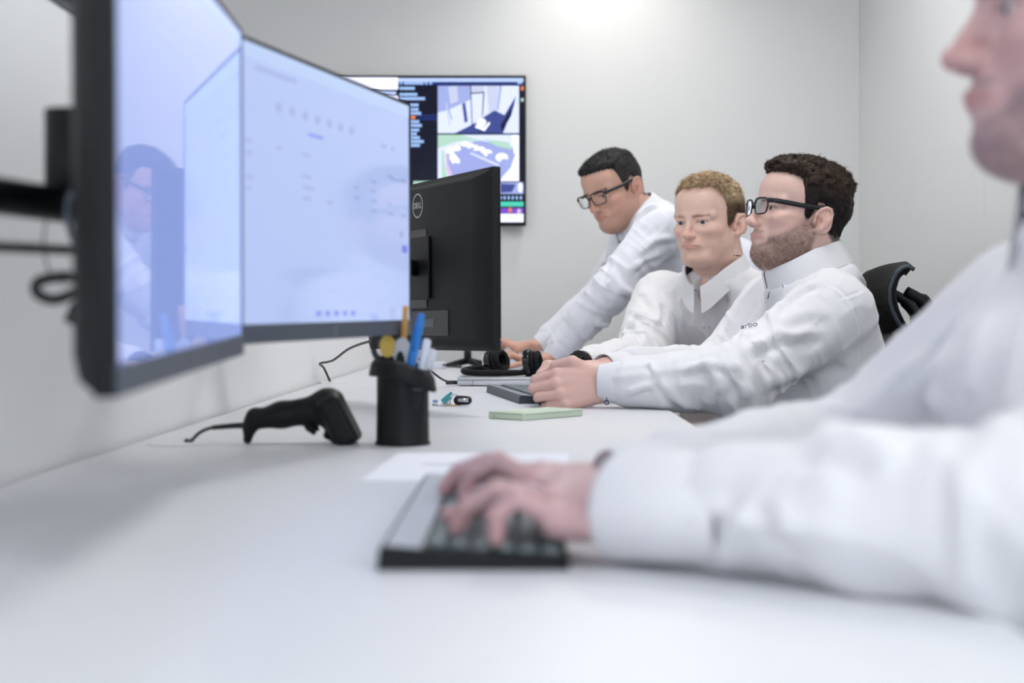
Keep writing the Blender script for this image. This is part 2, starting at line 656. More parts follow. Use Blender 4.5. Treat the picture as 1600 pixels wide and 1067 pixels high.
def finger_chain(m, t, ls, pole):
    m = np.asarray(m, float); t = np.asarray(t, float)
    dist = np.linalg.norm(t - m)
    u = (t - m) / dist
    v = nrm(pole - u * np.dot(pole, u))

    def pts(beta):
        x = y = 0; out = [(0, 0)]
        for l, a in zip(ls, (0, -beta, -1.75 * beta)):
            x += l * math.cos(a); y += l * math.sin(a); out.append((x, y))
        return out
    lo, hi = 0.0, 1.75
    for _ in range(40):
        mid = (lo + hi) / 2
        x, y = pts(mid)[-1]
        if math.hypot(x, y) > dist: lo = mid
        else: hi = mid
    o = pts((lo + hi) / 2)
    x, y = o[-1]
    r = -math.atan2(y, x)
    c, s = math.cos(r), math.sin(r)
    return [m + u * (a * c - b * s) + v * (a * s + b * c) for a, b in o]


def hand_prims(h):
    W, f, n, side = np.asarray(h['W'], float), nrm(h['f']), np.asarray(h['n'], float), h['side']
    n = nrm(n - f * np.dot(n, f))
    s = np.cross(f, n) * side
    sc = h.get('scale', 1.0)
    L = []
    nails = []
    offs = ((.090, .029), (.093, .008), (.087, -.014), (.079, -.034))
    lens = ((.042, .025, .020), (.046, .028, .021), (.043, .026, .021), (.034, .020, .019))
    rad = ((.0103, .0090, .0080, .0070), (.0104, .0092, .0082, .0072), (.0100, .0088, .0078, .0068), (.0090, .0078, .0070, .0062))
    mcp = []
    for i, (a, b) in enumerate(offs):
        m = W + (f * a + s * b + n * (.004 if i in (1, 2) else 0)) * sc
        mcp.append(m)
        L.append(C(W + s * b * .55 * sc - n * .004, m - n * .003, .0165 * sc, .0122 * sc, k=.012))
    L.append(C(W + (f * .03 - s * .012 - n * .012) * sc, W + (f * .07 - s * .018 - n * .012) * sc, .014 * sc, .011 * sc, k=.014))
    for i in range(4):
        tip = np.asarray(h['tips'][i], float)
        ch = finger_chain(mcp[i], tip, [x * sc for x in lens[i]], np.asarray(h.get('pole', n), float))
        r = [x * sc for x in rad[i]]
        L.append(S(ch[0] + n * .001, r[0] * 1.05, k=.004))
        for j in range(3):
            L.append(C(ch[j], ch[j + 1], r[j], r[j + 1], k=.0020 if j else .0028))
        d = nrm(ch[3] - ch[2])
        up = nrm(n - d * np.dot(n, d))
        nails.append((ch[3] - d * .003 + up * r[3] * .8, .0055 * sc))
    cm = W + (f * .020 + s * .024 - n * .010) * sc
    tt = np.asarray(h['thumb'], float)
    ch = finger_chain(cm, tt, [.046 * sc, .034 * sc, .026 * sc], nrm(h.get('tpole', s + n * .4)))
    L.append(C(W + s * .012 * sc, cm, .017 * sc, .0155 * sc, k=.012))
    for j, (ra, rb) in enumerate(((.0150, .0118), (.0118, .0105), (.0105, .0085))):
        L.append(C(ch[j], ch[j + 1], ra * sc, rb * sc, k=.008 if j == 0 else .003))
    return L, nails


def tube_shell(bm, a, b, ra, rb, thick=.0022, segs=32, squash=1.0, side=None, flare=0.0, mi=0):
    a = np.asarray(a, float); b = np.asarray(b, float)
    ax = nrm(b - a)
    u = nrm((side if side is not None else V(0, 0, 1)) - ax * np.dot(side if side is not None else V(0, 0, 1), ax))
    w = np.cross(ax, u)
    prof = [(0, ra), (.04, ra + thick), (.5, (ra + rb) / 2 + thick), (.95, rb + thick + flare), (1.0, rb + thick * .5 + flare), (1.0, rb + flare), (.5, (ra + rb) / 2), (0.0, ra)]
    rings = []
    for t, r in prof:
        c = a + (b - a) * t
        rings.append([bm.verts.new(tuple(c + (u * math.cos(k * 2 * PI / segs) * squash + w * math.sin(k * 2 * PI / segs)) * r)) for k in range(segs)])
    for i in range(len(rings) - 1):
        for k in range(segs):
            fc = bm.faces.new((rings[i][k], rings[i][(k + 1) % segs], rings[i + 1][(k + 1) % segs], rings[i + 1][k]))
            fc.smooth = True; fc.material_index = mi


def collar_mesh(name, c, up, fwd, rx, ry, hs, mats, parent, gap=10, point=.034, back=.012, spread=.014, open_front=0.0, lean=0.0, drop=0.0):
    """turn-down collar: stand (lining inside) and falling leaf; two leaves meet at the front"""
    fdrop = drop
    up = nrm(up); fwd = nrm(fwd - up * np.dot(fwd, up)); left = np.cross(up, fwd)
    bm = bmesh.new()
    N = 72
    rows = []
    for i in range(N + 1):
        th = math.radians(gap + (360 - 2 * gap) * i / N)
        fr = max(0.0, math.cos(th))                        # 1 at the front, 0 at the sides
        dx, dy = math.cos(th), math.sin(th)
        o = open_front * fr

        def pt(r, z, drop=0.0):
            f3 = fr ** 4
            return c + fwd * (dx * (rx + r) - lean * z + .30 * fdrop * f3) + left * (dy * (ry + r)) + up * (z - drop - fdrop * f3)
        leaf = hs - .004 + back + (point + back) * fr ** 2.2
        h2 = hs * (1 - .35 * fr) - o
        col = [pt(.0005, 0), pt(-.001, h2 * .55), pt(-.001, h2), pt(.002, h2 + .004), pt(.0055, h2 + .003), pt(.0085, h2 - .004),
               pt(.009 + spread * .45, h2 - leaf * .5), pt(.010 + spread * (1 + .5 * fr), h2 - leaf), pt(.008 + spread * (1 + .5 * fr), h2 - leaf), pt(.006, h2 - .008), pt(.004, 0)]
        rows.append([bm.verts.new(tuple(p)) for p in col])
    M = len(rows[0])
    for i in range(N):
        for j in range(M - 1):
            f = bm.faces.new((rows[i][j], rows[i + 1][j], rows[i + 1][j + 1], rows[i][j + 1]))
            f.smooth = True
            f.material_index = 1 if j < 2 else 0
    for r in (rows[0], rows[-1]):
        for j in range(M // 2 - 1):
            try: bm.faces.new((r[j], r[j + 1], r[M - 2 - j], r[M - 1 - j]))
            except ValueError: pass
    return bm_obj(name, bm, mats, parent, smooth=True, angle=50, world=True)


def frame_from(yaw_a, pitch, roll):
    """columns forward, left, up. yaw_a: degrees turned from -X towards -Y; pitch down; roll"""
    a = math.radians(yaw_a)
    fh = V(-math.cos(a), -math.sin(a), 0)
    l = np.cross(V(0, 0, 1), fh)
    p = math.radians(pitch)
    f = fh * math.cos(p) - V(0, 0, 1) * math.sin(p)
    u = fh * math.sin(p) + V(0, 0, 1) * math.cos(p)
    r = math.radians(roll)
    l2 = l * math.cos(r) + u * math.sin(r)
    u2 = u * math.cos(r) - l * math.sin(r)
    return np.stack([f, l2, u2], 1)


def fold_disp(amp, M, seed=0.0, sharp=2.5):
    """cloth folds: warped ridged noise stretched along the folds"""
    M = np.asarray(M, float)

    def fn(p, q):
        w = np.stack([vnoise(p * 6 + seed + 31 * i) for i in range(3)], 1) * .035
        x = (p + w) @ M.T + seed
        a = 1 - np.abs(vnoise(x))
        b = 1 - np.abs(vnoise(x * 1.9 + 9.1))
        return -amp * (a ** sharp - .40 + .45 * (b ** sharp - .4))
    return fn


def sleeve_disp(a, b, w_cross, w_long, seed, focus=1.0):
    """folds of a sleeve from a to b: cross folds bunching towards one end, long drapes elsewhere"""
    ax = nrm(b - a); L = np.linalg.norm(b - a)
    u = nrm(np.cross(ax, V(.3, .2, .9))); w = np.cross(ax, u)
    c = fold_disp(w_cross, np.stack([ax * 26 + u * 9, u * 7, w * 7]), seed, 2.2)
    l = fold_disp(w_long, np.stack([ax * 4 + u * 5, u * 15, w * 15]), seed + 5, 2.2)

    def fn(p, q):
        t = np.clip(((p - a) @ ax) / L, 0, 1)
        g = np.exp(-((t - focus) / .38) ** 2)
        return c(p, q) * (.25 + .75 * g) + l(p, q) * (1 - .5 * g)
    return fn


def axis_M(ax, along, across, twist=None):
    """noise frequencies: `along` per metre along ax, `across` the other two"""
    ax = nrm(ax)
    u = nrm(np.cross(ax, V(.3, .2, .9)))
    w = np.cross(ax, u)
    return np.stack([ax * along, u * across, w * across])


def glasses(parent, O, R, s, cfg):
    """spectacle frame in the head frame: frame > lens"""
    def W(p): return O + R @ (np.asarray(p, float) * s * np.array([1, cfg.get('wy', 1), 1]))
    bm = bmesh.new()
    lens_w, lens_h = cfg.get('lw', .0255), cfg.get('lh', .0185)
    lens_loops = []
    zc = cfg.get('zc', -.004)
    for sd in (1, -1):
        loop = []
        for k in range(40):
            a = 2 * PI * k / 40
            ca, sa = math.cos(a), math.sin(a)
            e = .48
            u = lens_w * math.copysign(abs(ca) ** e, ca); v = lens_h * math.copysign(abs(sa) ** e, sa)
            if v < 0: u *= .93
            y = sd * (.0335 + u)
            loop.append(W((.1045 - max(0, abs(y) - .02) ** 2 * 5.5 + v * .10, y, zc + v)))
        lens_loops.append(loop)
        add_tube(bm, loop + loop[:2], .0017 * s, 8, caps=False)
        top = loop[2:19]
        add_tube(bm, top, .0024 * s, 8)
        hx = .1045 - (.059 - .02) ** 2 * 5.5
        tm = [W((hx + .002, sd * .059, zc + .011)), W((hx - .012, sd * .0705, zc + .0115)), W((.03, sd * .0775, zc + .0115)), W((0.0, sd * .0810, zc + .013)), W((-.020, sd * .0835, zc + .013)), W((-.036, sd * .0800, zc - .010))]
        add_tube(bm, spline(tm, 5), [.0023 * s] * 20 + [.0020 * s] * 6, 10, flat=cfg.get('temple', 2.3))
    add_tube(bm, spline([W((.1045, .0095, zc + .006)), W((.1085, 0, zc + .0085)), W((.1045, -.0095, zc + .006))], 6), .0021 * s, 8)
    fr = bm_obj('glasses', bm, cfg['gmat'], parent, smooth=True, world=True)
    for loop in lens_loops:
        b2 = bmesh.new()
        c = sum(loop) / len(loop)
        cv = b2.verts.new(tuple(c + R[:, 0] * .0015))
        vs = [b2.verts.new(tuple(p)) for p in loop]
        for k in range(40): b2.faces.new((cv, vs[k], vs[(k + 1) % 40])).smooth = True
        bm_obj('lens', b2, MT['lens'], fr, smooth=True)
    return fr


def eyeball(parent, c, gaze, r, mats):
    bm = bmesh.new()
    g = nrm(gaze)
    u = nrm(np.cross(g, V(0, 0, 1))); w = np.cross(u, g)
    angs = [0.0, .13, .19, .30, .42, .47, .52, .7, 1.0, 1.4, 1.9, 2.5, PI]
    rings = []
    for a in angs:
        if a == 0.0 or a == PI:
            rings.append([bm.verts.new(tuple(c + g * (r * math.cos(a) * (1.0)))) ]); continue
        rr = r * (1 + (.035 * math.cos(a * 3.0) if a < .5 else 0))
        rings.append([bm.verts.new(tuple(c + (g * math.cos(a) + (u * math.cos(k * PI / 12) + w * math.sin(k * PI / 12)) * math.sin(a)) * rr)) for k in range(24)])
    for i in range(len(rings) - 1):
        A, Bq = rings[i], rings[i + 1]
        mi = 2 if angs[i + 1] < .20 else (1 if angs[i + 1] < .48 else 0)
        for k in range(24):
            if len(A) == 1: f = bm.faces.new((A[0], Bq[k], Bq[(k + 1) % 24]))
            elif len(Bq) == 1: f = bm.faces.new((A[k], A[(k + 1) % 24], Bq[0]))
            else: f = bm.faces.new((A[k], A[(k + 1) % 24], Bq[(k + 1) % 24], Bq[k]))
            f.material_index = mi; f.smooth = True
    return bm_obj('eye', bm, mats, parent, smooth=True, world=True)


def nearest(info, p):
    v = info['v']; d = ((v - p) ** 2).sum(1); i = np.argsort(d)[:60]
    c = v[i].mean(0)
    u, s_, vt = np.linalg.svd(v[i] - c)
    n = vt[2]
    if np.dot(n, V(0, 0, CAMZ) - c) < 0: n = -n
    return c, n


def ray_hit(info, px, py):
    """where the line of sight through a place of the photograph first meets the shirt"""
    d = nrm(P(px, py, 1.0) - V(0, 0, CAMZ)); o = V(0, 0, CAMZ)
    w = info['v'] - o; t = w @ d
    r = np.linalg.norm(w - t[:, None] * d, axis=1)
    ok = r < .006
    if not ok.any(): ok = r < r.min() + .006
    tm = t[ok].min()
    return nearest(info, o + d * tm)


def person(cfg):
    f = cfg['face']
    O = np.asarray(cfg['O'], float); s = cfg.get('s', 1.0)
    R = frame_from(cfg['yaw'], cfg['pitch'], cfg.get('roll', 0))
    TR = frame_from(cfg.get('tyaw', cfg['yaw']), 0, 0)         # torso heading
    tf, tl = TR[:, 0], TR[:, 1]
    NB = np.asarray(cfg['NB'], float)
    SL, SR = np.asarray(cfg['SL'], float), np.asarray(cfg['SR'], float)
    EL, ER = np.asarray(cfg['EL'], float), np.asarray(cfg['ER'], float)
    HP = np.asarray(cfg['hip'], float)
    rng = np.random.RandomState(cfg.get('seed', 3))
    root = empty('person', (HP[0], HP[1], 0), 0, cfg['label'], 'person')
    h = cfg.get('h', .0026)
    wy = f.get('wy', 1.0)

    # ---------------- body: one continuous surface
    hp = head_prims(f)
    HG = Group(hp, k=.03, R=R, t=O, s=s, wy=wy, zl=f.get('zl', .92))
    NT = O + R @ (V(-.030, 0, -.075) * s)
    mid = (SL + SR) / 2
    nr = f.get('neck', .057)
    neck = Group([C(NT, NB, nr, nr + .006, k=.02), C(NB, NB * .6 + SL * .4 - V(0, 0, .02), .044, .034, k=.02), C(NB, NB * .6 + SR * .4 - V(0, 0, .02), .044, .034, k=.02)], k=.025)
    chest = mid * .62 + HP * .38
    tw = cfg.get('tw', 1.0)
    ub = nrm(mid - HP)
    tor = [C(NB - ub * .03, mid - ub * .02, .06, .06, k=.03)]
    for sh in (SL, SR):
        tor.append(C(NB - ub * .05, sh - ub * .01, .036, .040, k=.03))
        tor.append(C(mid * .45 + sh * .55 - ub * .10, HP + (sh - mid) * .38 * tw, .093 * tw, .108 * tw, k=.06))
    if cfg.get('throat'):
        cu1 = nrm(cfg['collar']['up']); cc1 = np.asarray(cfg['collar']['c'], float)
        tor.append(C(NB, cc1 + tf * .032 - cu1 * .050, .050, .033, k=.02))
    body_groups = [HG, neck, Group(tor, k=.03)]
    nails = []
    for sh, el, hd in ((SL, EL, cfg['handL']), (SR, ER, cfg['handR'])):
        W = np.asarray(hd['W'], float)
        body_groups.append(Group([C(sh, el, .044, .036, k=.02), C(el, W - nrm(hd['f']) * .005, .036, .0235, k=.02)], k=.03))
        pr, nl = hand_prims(hd)
        body_groups.append(Group(pr, k=.012))
        nails += nl
    for kn, fo in cfg['legs']:
        kn, fo = np.asarray(kn, float), np.asarray(fo, float)
        sd = 1 if np.dot(kn - HP, tl) > 0 else -1
        hj = HP + tl * sd * .085
        body_groups.append(Group([C(hj, kn, .070, .050, k=.03), C(kn, fo + V(0, 0, .08), .048, .034, k=.03), C(fo + V(0, 0, .05), fo + tf * .14 + V(0, 0, .035), .034, .026, k=.02)], k=.04))
    v, q = surface(body_groups, h)
    col = np.tile(np.array(f['skin']), (len(v), 1))
    hl = HG.local(v)
    inh = (hl[:, 2] > -.17) & (np.linalg.norm(hl, axis=1) < .24)
    col[inh] = head_colors(hl[inh], f)
    hand_c = np.array(f['skin']) * np.array(cfg.get('hand_tint', (1.0, .93, .92)))
    for hd in (cfg['handL'], cfg['handR']):
        d = np.linalg.norm(v - (np.asarray(hd['W']) + nrm(hd['f']) * .06), axis=1)
        m = smooth(.17, .10, d)
        col = col * (1 - m[:, None]) + hand_c * m[:, None]
        for t in hd['tips']:
            d = np.linalg.norm(v - np.asarray(t), axis=1)
            m = .45 * smooth(.030, .008, d)
            col = col * (1 - m[:, None]) + (hand_c * np.array([1.0, .78, .78])) * m[:, None]
    for c, r in nails:
        d = np.linalg.norm(v - c, axis=1)
        m = .5 * smooth(r * 1.05, r * .8, d)
        col = col * (1 - m[:, None]) + np.array([.80, .58, .55]) * m[:, None]
    body = link('body', np_mesh('body', v, q, col), MT['skin'], root, True, True)
    gz = nrm(R @ np.asarray(cfg.get('gaze', (1, 0, -.05)), float))
    for e in EYES:
        eyeball(root, O + R @ (np.array(e) * s * np.array([1, wy, 1])), gz, .0125 * s, [MT['sclera'], f.get('iris', MT['iris_brown']), MT['pupil']])

    # ---------------- hair
    core = [p for p in hp if p[4]]
    cg = Group(core, R=R, t=O, s=s, wy=wy, zl=f.get('zl', .92))
    tt, ts = f.get('hair_top', .014), f.get('hair_side', .005)
    cl = f.get('clump', (40, 160, 160, .0022))

    def hfield(p, bc=None, br=0):
        d = cg.eval(p, bc, br)
        ql = cg.local(p)
        m = hair_mask(ql, f)
        up = smooth(.035, .085, ql[:, 2] + ql[:, 0] * .12)
        th = ts + (tt - ts) * up
        nz = vnoise(ql * np.array(cl[:3])) + .5 * vnoise(ql * np.array(cl[:3]) * 2.3 + 5)
        zb_ = np.interp(ql[:, 0], ZB[0], ZB[1]) + np.where(ql[:, 0] > .022, f.get('hairline', 0.0), 0)
        th = th * (.25 + .75 * smooth(-.004, .024, ql[:, 2] - zb_))
        return d - th * m + .006 * (1 - m) - cl[3] * nz * (.35 + .65 * up) * m
    lo = O - .17; hi = O + .17
    hv, hq = surface(None, max(.0022, h * .9), fld=hfield, lo=lo, hi=hi)
    hlq = cg.local(hv)
    keep = hair_mask(hlq, f) > .40
    fk = keep[hq].all(1)
    hq2 = hq[fk]
    us = np.unique(hq2); rm = np.zeros(len(hv), int); rm[us] = np.arange(len(us))
    hv, hq2, hlq = hv[us], rm[hq2], hlq[us]

    def hair_col(ql):
        a = np.array(f['hair']); b = np.array(f.get('hair2', f['hair']))
        t = np.clip(.5 + .5 * vnoise(ql * np.array([60, 260, 260])) + .35 * vnoise(ql * 420), 0, 1)
        side = smooth(.07, .03, ql[:, 2])
        c = a * (1 - t[:, None]) + b * t[:, None]
        sc_ = np.array(f.get('hair_side_col', f['hair']))
        return c * (1 - side[:, None]) + (sc_ * (.75 + .5 * t[:, None])) * side[:, None]
    hc = hair_col(hlq)
    allv, allq, allc = [hv], [hq2], [hc]
    ns = f.get('strands', 2600)
    if ns:
        p, n = tri_sample(hv, hq2, ns * 2, rng)
        ql = cg.local(p)
        ok = (hair_mask(ql, f) > .6) & (n @ R[:, 2] > -.8)
        p, n, ql = p[ok][:ns], n[ok][:ns], ql[ok][:ns]
        fl = f.get('flow', (-.7, 0, .1))
        sidew = smooth(.09, .05, ql[:, 2])[:, None]
        flow = (np.array(fl)[None] * (1 - sidew) + np.array((-.5, 0, -.8))[None] * sidew + rng.randn(len(p), 3) * f.get('mess', .25)) @ R.T
        topw = smooth(.035, .085, ql[:, 2])[:, None]
        Ls = f.get('len_side', .008) + (f.get('len_top', .018) - f.get('len_side', .008)) * topw
        sv, sq = strands(p - n * .001, n, flow, Ls * s, f.get('sw', .0004), rng, f.get('curl', 0.0) * topw, lift=f.get('lift', .5))
        cc = np.repeat(hair_col(ql) * (.7 + .7 * rng.rand(len(p), 1)), 15, axis=0)
        allv.append(sv); allq.append(sq + len(hv)); allc.append(cc)
    link('hair', np_mesh('hair', np.concatenate(allv), np.concatenate(allq), np.clip(np.concatenate(allc), 0, 1)), MT['hair'], root, True, True)
    if f.get('beard_strands'):
        bv = (col * 0 + 0)
        edge = -.018 - np.clip(hl[:, 0] - .012, 0, .1) * .78
        bm_ = inh & (hl[:, 2] < edge - .004) & (hl[:, 0] > -.008) & (hl[:, 2] > -.140) & ~((((hl[:, 1] / .034) ** 2 + ((hl[:, 2] + .068) / .021) ** 2) < 1) & (hl[:, 0] > .055)) & (np.linalg.norm(hl, axis=1) < .17)
        fk = bm_[q].all(1)
        p, n = tri_sample(v, q[fk], f['beard_strands'], rng)
        fl = (np.array((.15, 0, -1.0))[None] + rng.randn(len(p), 3) * .35) @ R.T
        sv, sq = strands(p, n, fl, np.full((len(p), 1), .0042), .00019, rng, 0.0006, lift=.5)
        t = rng.rand(len(p), 1)
        cc = np.repeat(np.array(f['beard'][0]) * (.6 + .9 * t), 15, axis=0)
        link('beard', np_mesh('beard', sv, sq, np.clip(cc, 0, 1)), MT['hair'], root, True, True)

    # ---------------- shirt
    sg = []
    inf = .013
    st = [C(NB - ub * .035, mid - ub * .03, .064, .070, k=.03)]
    for sh in (SL, SR):
        st.append(C(NB - ub * .022, sh, .056, .060, k=.045))
        st.append(C(mid * .45 + sh * .55 - ub * .10, HP + (sh - mid) * .38 * tw, .093 * tw + inf, .112 * tw + inf, k=.07))
    for (a, b, r) in cfg.get('extra', []):
        st.append(C(a, b, r, k=.05))
    cc0 = cfg['collar']; cu_ = nrm(cc0['up']); cf_ = cc0.get('fwd', tf); cf_ = nrm(cf_ - cu_ * np.dot(cf_, cu_))
    CR = np.stack([cf_, np.cross(cu_, cf_), cu_], 1)
    st.append(E(np.asarray(cc0['c']) - cu_ * .014, (cc0.get('rx', .072) + .013, cc0.get('ry', .068) + .013, .026), CR, k=.045))
    if cfg.get('throat'):
        st.append(E(np.asarray(cc0['c']) + cf_ * (cc0['rx'] + .004) + cu_ * cfg['throat'][0], cfg['throat'][1], CR, 's', k=.006))
    sg.append(Group(st, k=.03, disp=fold_disp(cfg.get('fold', .006), axis_M(cfg.get('fold_ax', ub), 5, 14), cfg.get('seed', 3))))
    for i, (sh, el, hd) in enumerate(((SL, EL, cfg['handL']), (SR, ER, cfg['handR']))):
        W = np.asarray(hd['W'], float)
        cu = el + (W - el) * cfg.get('cuff_at', .86)
        ru, re, rw = cfg.get('sleeve', (.064, .058, .043))
        ax = nrm(el - sh); ax2 = nrm(W - el)
        sg.append(Group([C(sh, el, ru, re, k=.03)], k=.035, disp=sleeve_disp(sh, el, *cfg.get('wr', (.012, .010)), 3.3 + i + cfg.get('seed', 0) * 1.7, .95)))
        sg.append(Group([C(el, el + (cu - el) * .55, re, rw * 1.12, k=.02), C(el + (cu - el) * .5, cu, rw * 1.12, rw, k=.02)], k=.025, disp=sleeve_disp(el, W, *[x_ * .8 for x_ in cfg.get('wr', (.012, .010))], 7.7 + i + cfg.get('seed', 0) * 1.3, .05)))
    for fd in cfg.get('ridges', []):
        pts, r = fd
        pts = spline(pts, 4)
        sg.append(Group([C(pts[j], pts[j + 1], r * (.35 + .65 * math.sin(PI * (j + .5) / (len(pts) - 1))), r * (.35 + .65 * math.sin(PI * (j + 1.5) / (len(pts) - 1) if j + 1.5 < len(pts) - 1 else PI * .95)), k=.012) for j in range(len(pts) - 1)], k=.018))
    hem = HP - ub * .06

    def clip(p):
        return -((p - hem) @ ub)
    v2, q2 = surface(sg, cfg.get('hs', .0038), clip)
    if cfg.get('desk_clip'):
        v2[:, 2] = np.where((v2[:, 0] < .268) & (v2[:, 2] < DESK + .001), DESK + .001, v2[:, 2])
    if cfg.get('sculpt'):
        nn = np.zeros_like(v2)
        fnm = np.cross(v2[q2[:, 2]] - v2[q2[:, 0]], v2[q2[:, 3]] - v2[q2[:, 1]])
        for j in range(4): np.add.at(nn, q2[:, j], fnm)
        nn /= np.linalg.norm(nn, axis=1)[:, None] + 1e-12
        inf0 = dict(v=v2.copy())
        for pts, rad, amp in cfg['sculpt']:
            hits = []
            for a_ in pts:
                c_, n_ = ray_hit(inf0, *a_); hits.append(c_)
            line = np.array(spline(hits, 8))
            near = np.where(np.min(((v2[:, None, :] - line[None, ::4]) ** 2).sum(2), axis=1) < (rad * 4 + .02) ** 2)[0]
            dv = v2[near][:, None, :] - line[None]
            d2 = (dv ** 2).sum(2); k_ = d2.argmin(1)
            tg_ = np.gradient(line, axis=0); tg_ /= np.linalg.norm(tg_, axis=1)[:, None] + 1e-12
            sd_ = np.cross(tg_[k_], nn[near]); off = (dv[np.arange(len(near)), k_] * sd_).sum(1)
            dd = np.sqrt(d2[np.arange(len(near)), k_])
            along = np.sqrt(np.maximum(dd ** 2 - off ** 2, 0))
            end = np.exp(-(along / (rad * 1.2)) ** 2) * np.clip(np.minimum(k_, len(line) - 1 - k_) / (len(line) * .22), .12, 1)
            pr_ = np.exp(-(off / rad) ** 2) - .8 * np.exp(-((off - 1.7 * rad) / (rad * .8)) ** 2)
            facing = (nn[near] @ nrm(V(0, 0, CAMZ) - line.mean(0))) > -.4
            v2[near] += nn[near] * (amp * pr_ * end * facing)[:, None]
    shirt = link('shirt', np_mesh('shirt', v2, q2), MT[cfg.get('shirt_mat', 'shirt')], root, True, True)

    # cuffs
    for sh, el, hd, nm in ((SL, EL, cfg['handL'], 'L'), (SR, ER, cfg['handR'], 'R')):
        W = np.asarray(hd['W'], float)
        ax = nrm(W - el)
        a = el + (W - el) * (cfg.get('cuff_at', .86) - .02)
        b = W + ax * hd.get('over', cfg.get('cuff_over', .012))
        bm = bmesh.new()
        rw = cfg.get('sleeve', (.064, .058, .043))[2]
        tube_shell(bm, a, b, rw * .99, rw * hd.get('cuff_r', cfg.get('cuff_r', .76)), .0028, squash=hd.get('cuff_sq', .88), side=np.asarray(hd['n'], float))
        cf = bm_obj('cuff', bm, MT[cfg.get('shirt_mat', 'shirt')], shirt, smooth=True)
    # collar
    cc = cfg['collar']
    cmesh = collar_mesh('collar', np.asarray(cc['c'], float), cc['up'], cc.get('fwd', tf), cc.get('rx', .072), cc.get('ry', .068), cc.get('h', .036), [MT[cfg.get('shirt_mat', 'shirt')], cc['lining']], shirt, cc.get('gap', 8), cc.get('point', .034), cc.get('back', .012), cc.get('spread', .014), cc.get('open', 0.0), cc.get('lean', 0.0), cc.get('drop', 0.0))
    # trousers and shoes
    tg = [C(HP + tl * .05, HP - tl * .05, .125 * tw, k=.05)]
    tg.append(C(HP, HP + ub * .06, .118 * tw, .085 * tw, k=.05))
    for kn, fo in cfg['legs']:
        kn, fo = np.asarray(kn, float), np.asarray(fo, float)
        sd = 1 if np.dot(kn - HP, tl) > 0 else -1
        hj = HP + tl * sd * .085
        tg.append(C(hj, kn, .088, .066, k=.04)); tg.append(C(kn, fo + V(0, 0, .07), .064, .052, k=.03))
    v3, q3 = surface([Group(tg, disp=fold_disp(.005, np.eye(3) * 9, 2.2))], .008, lambda p: np.maximum((p - (HP + ub * .105)) @ ub, .055 - p[:, 2]))
    link('trousers', np_mesh('trousers', v3, q3), MT['trousers'], root, True, True)
    for kn, fo in cfg['legs']:
        fo = np.asarray(fo, float)
        sdf_obj('shoe', [C(fo + V(0, 0, .05) - tf * .02, fo + tf * .17 + V(0, 0, .032), .048, .040, k=.02), C(fo + V(0, 0, .06), fo + V(0, 0, .10), .046, .048, k=.02)], MT['shoe'], root, h=.006, clip=lambda p: np.maximum(.001 - p[:, 2], p[:, 2] - .11))
    if f.get('glasses'):
        glasses(root, O, R, s, dict(f['glasses'], wy=wy))
    return root, shirt, dict(O=O, R=R, s=s, v=v2, TR=TR)
# ------------------------------------------------------------------ materials table
MT = {}
MT['skin'] = vcol_mat('skin', rough=.46, sss=.18, bump=.12, bscale=500)
MT['hair'] = vcol_mat('hair', rough=.6, bump=.0, spec=.12)
MT['shirt'] = mat('white_cotton', (.76, .76, .778, 1), rough=.85, bump=.12, bscale=900, sheen=.15, spec=.2, var=.012, vscale=20)
MT['shirt_cool'] = mat('pale_blue_white_cotton', (.73, .745, .81, 1), rough=.85, bump=.12, bscale=900, sheen=.15, spec=.2)
MT['trousers'] = mat('dark_denim', srgb(38, 44, 60), rough=.9, bump=.3, bscale=600, var=.2)
MT['shoe'] = mat('black_leather', srgb(25, 24, 24), rough=.4, bump=.1)
MT['lining_blue'] = mat('blue_lining', srgb(70, 84, 160), rough=.8, var=.35, vscale=120, bump=.1)
MT['lining_navy'] = mat('navy_lining', srgb(32, 36, 52), rough=.8, bump=.1)
MT['lining_print'] = mat('blue_print_lining', srgb(178, 190, 220), rough=.8, var=.25, vscale=300, bump=.1)
MT['thread_navy'] = mat('navy_thread', srgb(40, 48, 92), rough=.7, bump=.2)
MT['button'] = mat('pearl_button', srgb(225, 228, 240), rough=.3, bump=.05)
MT['sclera'] = mat('eye_white', (.56, .53, .52, 1), rough=.2, var=.03)
MT['iris_brown'] = mat('iris_brown', (.045, .026, .016, 1), rough=.1, var=.3, vscale=800)
MT['iris_blue'] = mat('iris_blue', (.035, .048, .075, 1), rough=.1, var=.3, vscale=800)
MT['pupil'] = mat('pupil', (.004, .004, .004, 1), rough=.05, var=.1)
MT['black_acetate'] = mat('black_acetate', srgb(14, 15, 20), rough=.25, bump=.02)
MT['black_plastic'] = mat('black_plastic', srgb(13, 15, 18), rough=.5, spec=.3, bump=.15, bscale=1500)
MT['black_matte'] = mat('matt_black_plastic', srgb(17, 19, 21), rough=.55, spec=.3, bump=.25, bscale=1800, var=.06)
MT['black_gloss'] = mat('gloss_black_plastic', srgb(12, 13, 16), rough=.2, bump=.02)
MT['black_soft'] = mat('black_foam', srgb(12, 13, 15), rough=.75, spec=.3, bump=.3, bscale=700)
MT['dark_grey'] = mat('dark_grey_plastic', srgb(58, 66, 76), rough=.5, bump=.15, bscale=1500)
MT['mid_grey'] = mat('grey_plastic', srgb(128, 134, 142), rough=.5, bump=.1, bscale=1500)
MT['light_grey'] = mat('light_grey_plastic', srgb(178, 182, 190), rough=.45, bump=.1, bscale=1500)
MT['logo_silver'] = mat('silver_print', srgb(185, 188, 190), rough=.4, bump=.02)
MT['steel'] = mat('steel', srgb(190, 192, 196), rough=.22, metal=1.0, bump=.03)
MT['alu'] = mat('silver_aluminium', srgb(205, 207, 212), rough=.35, metal=.6, bump=.05, bscale=2000)
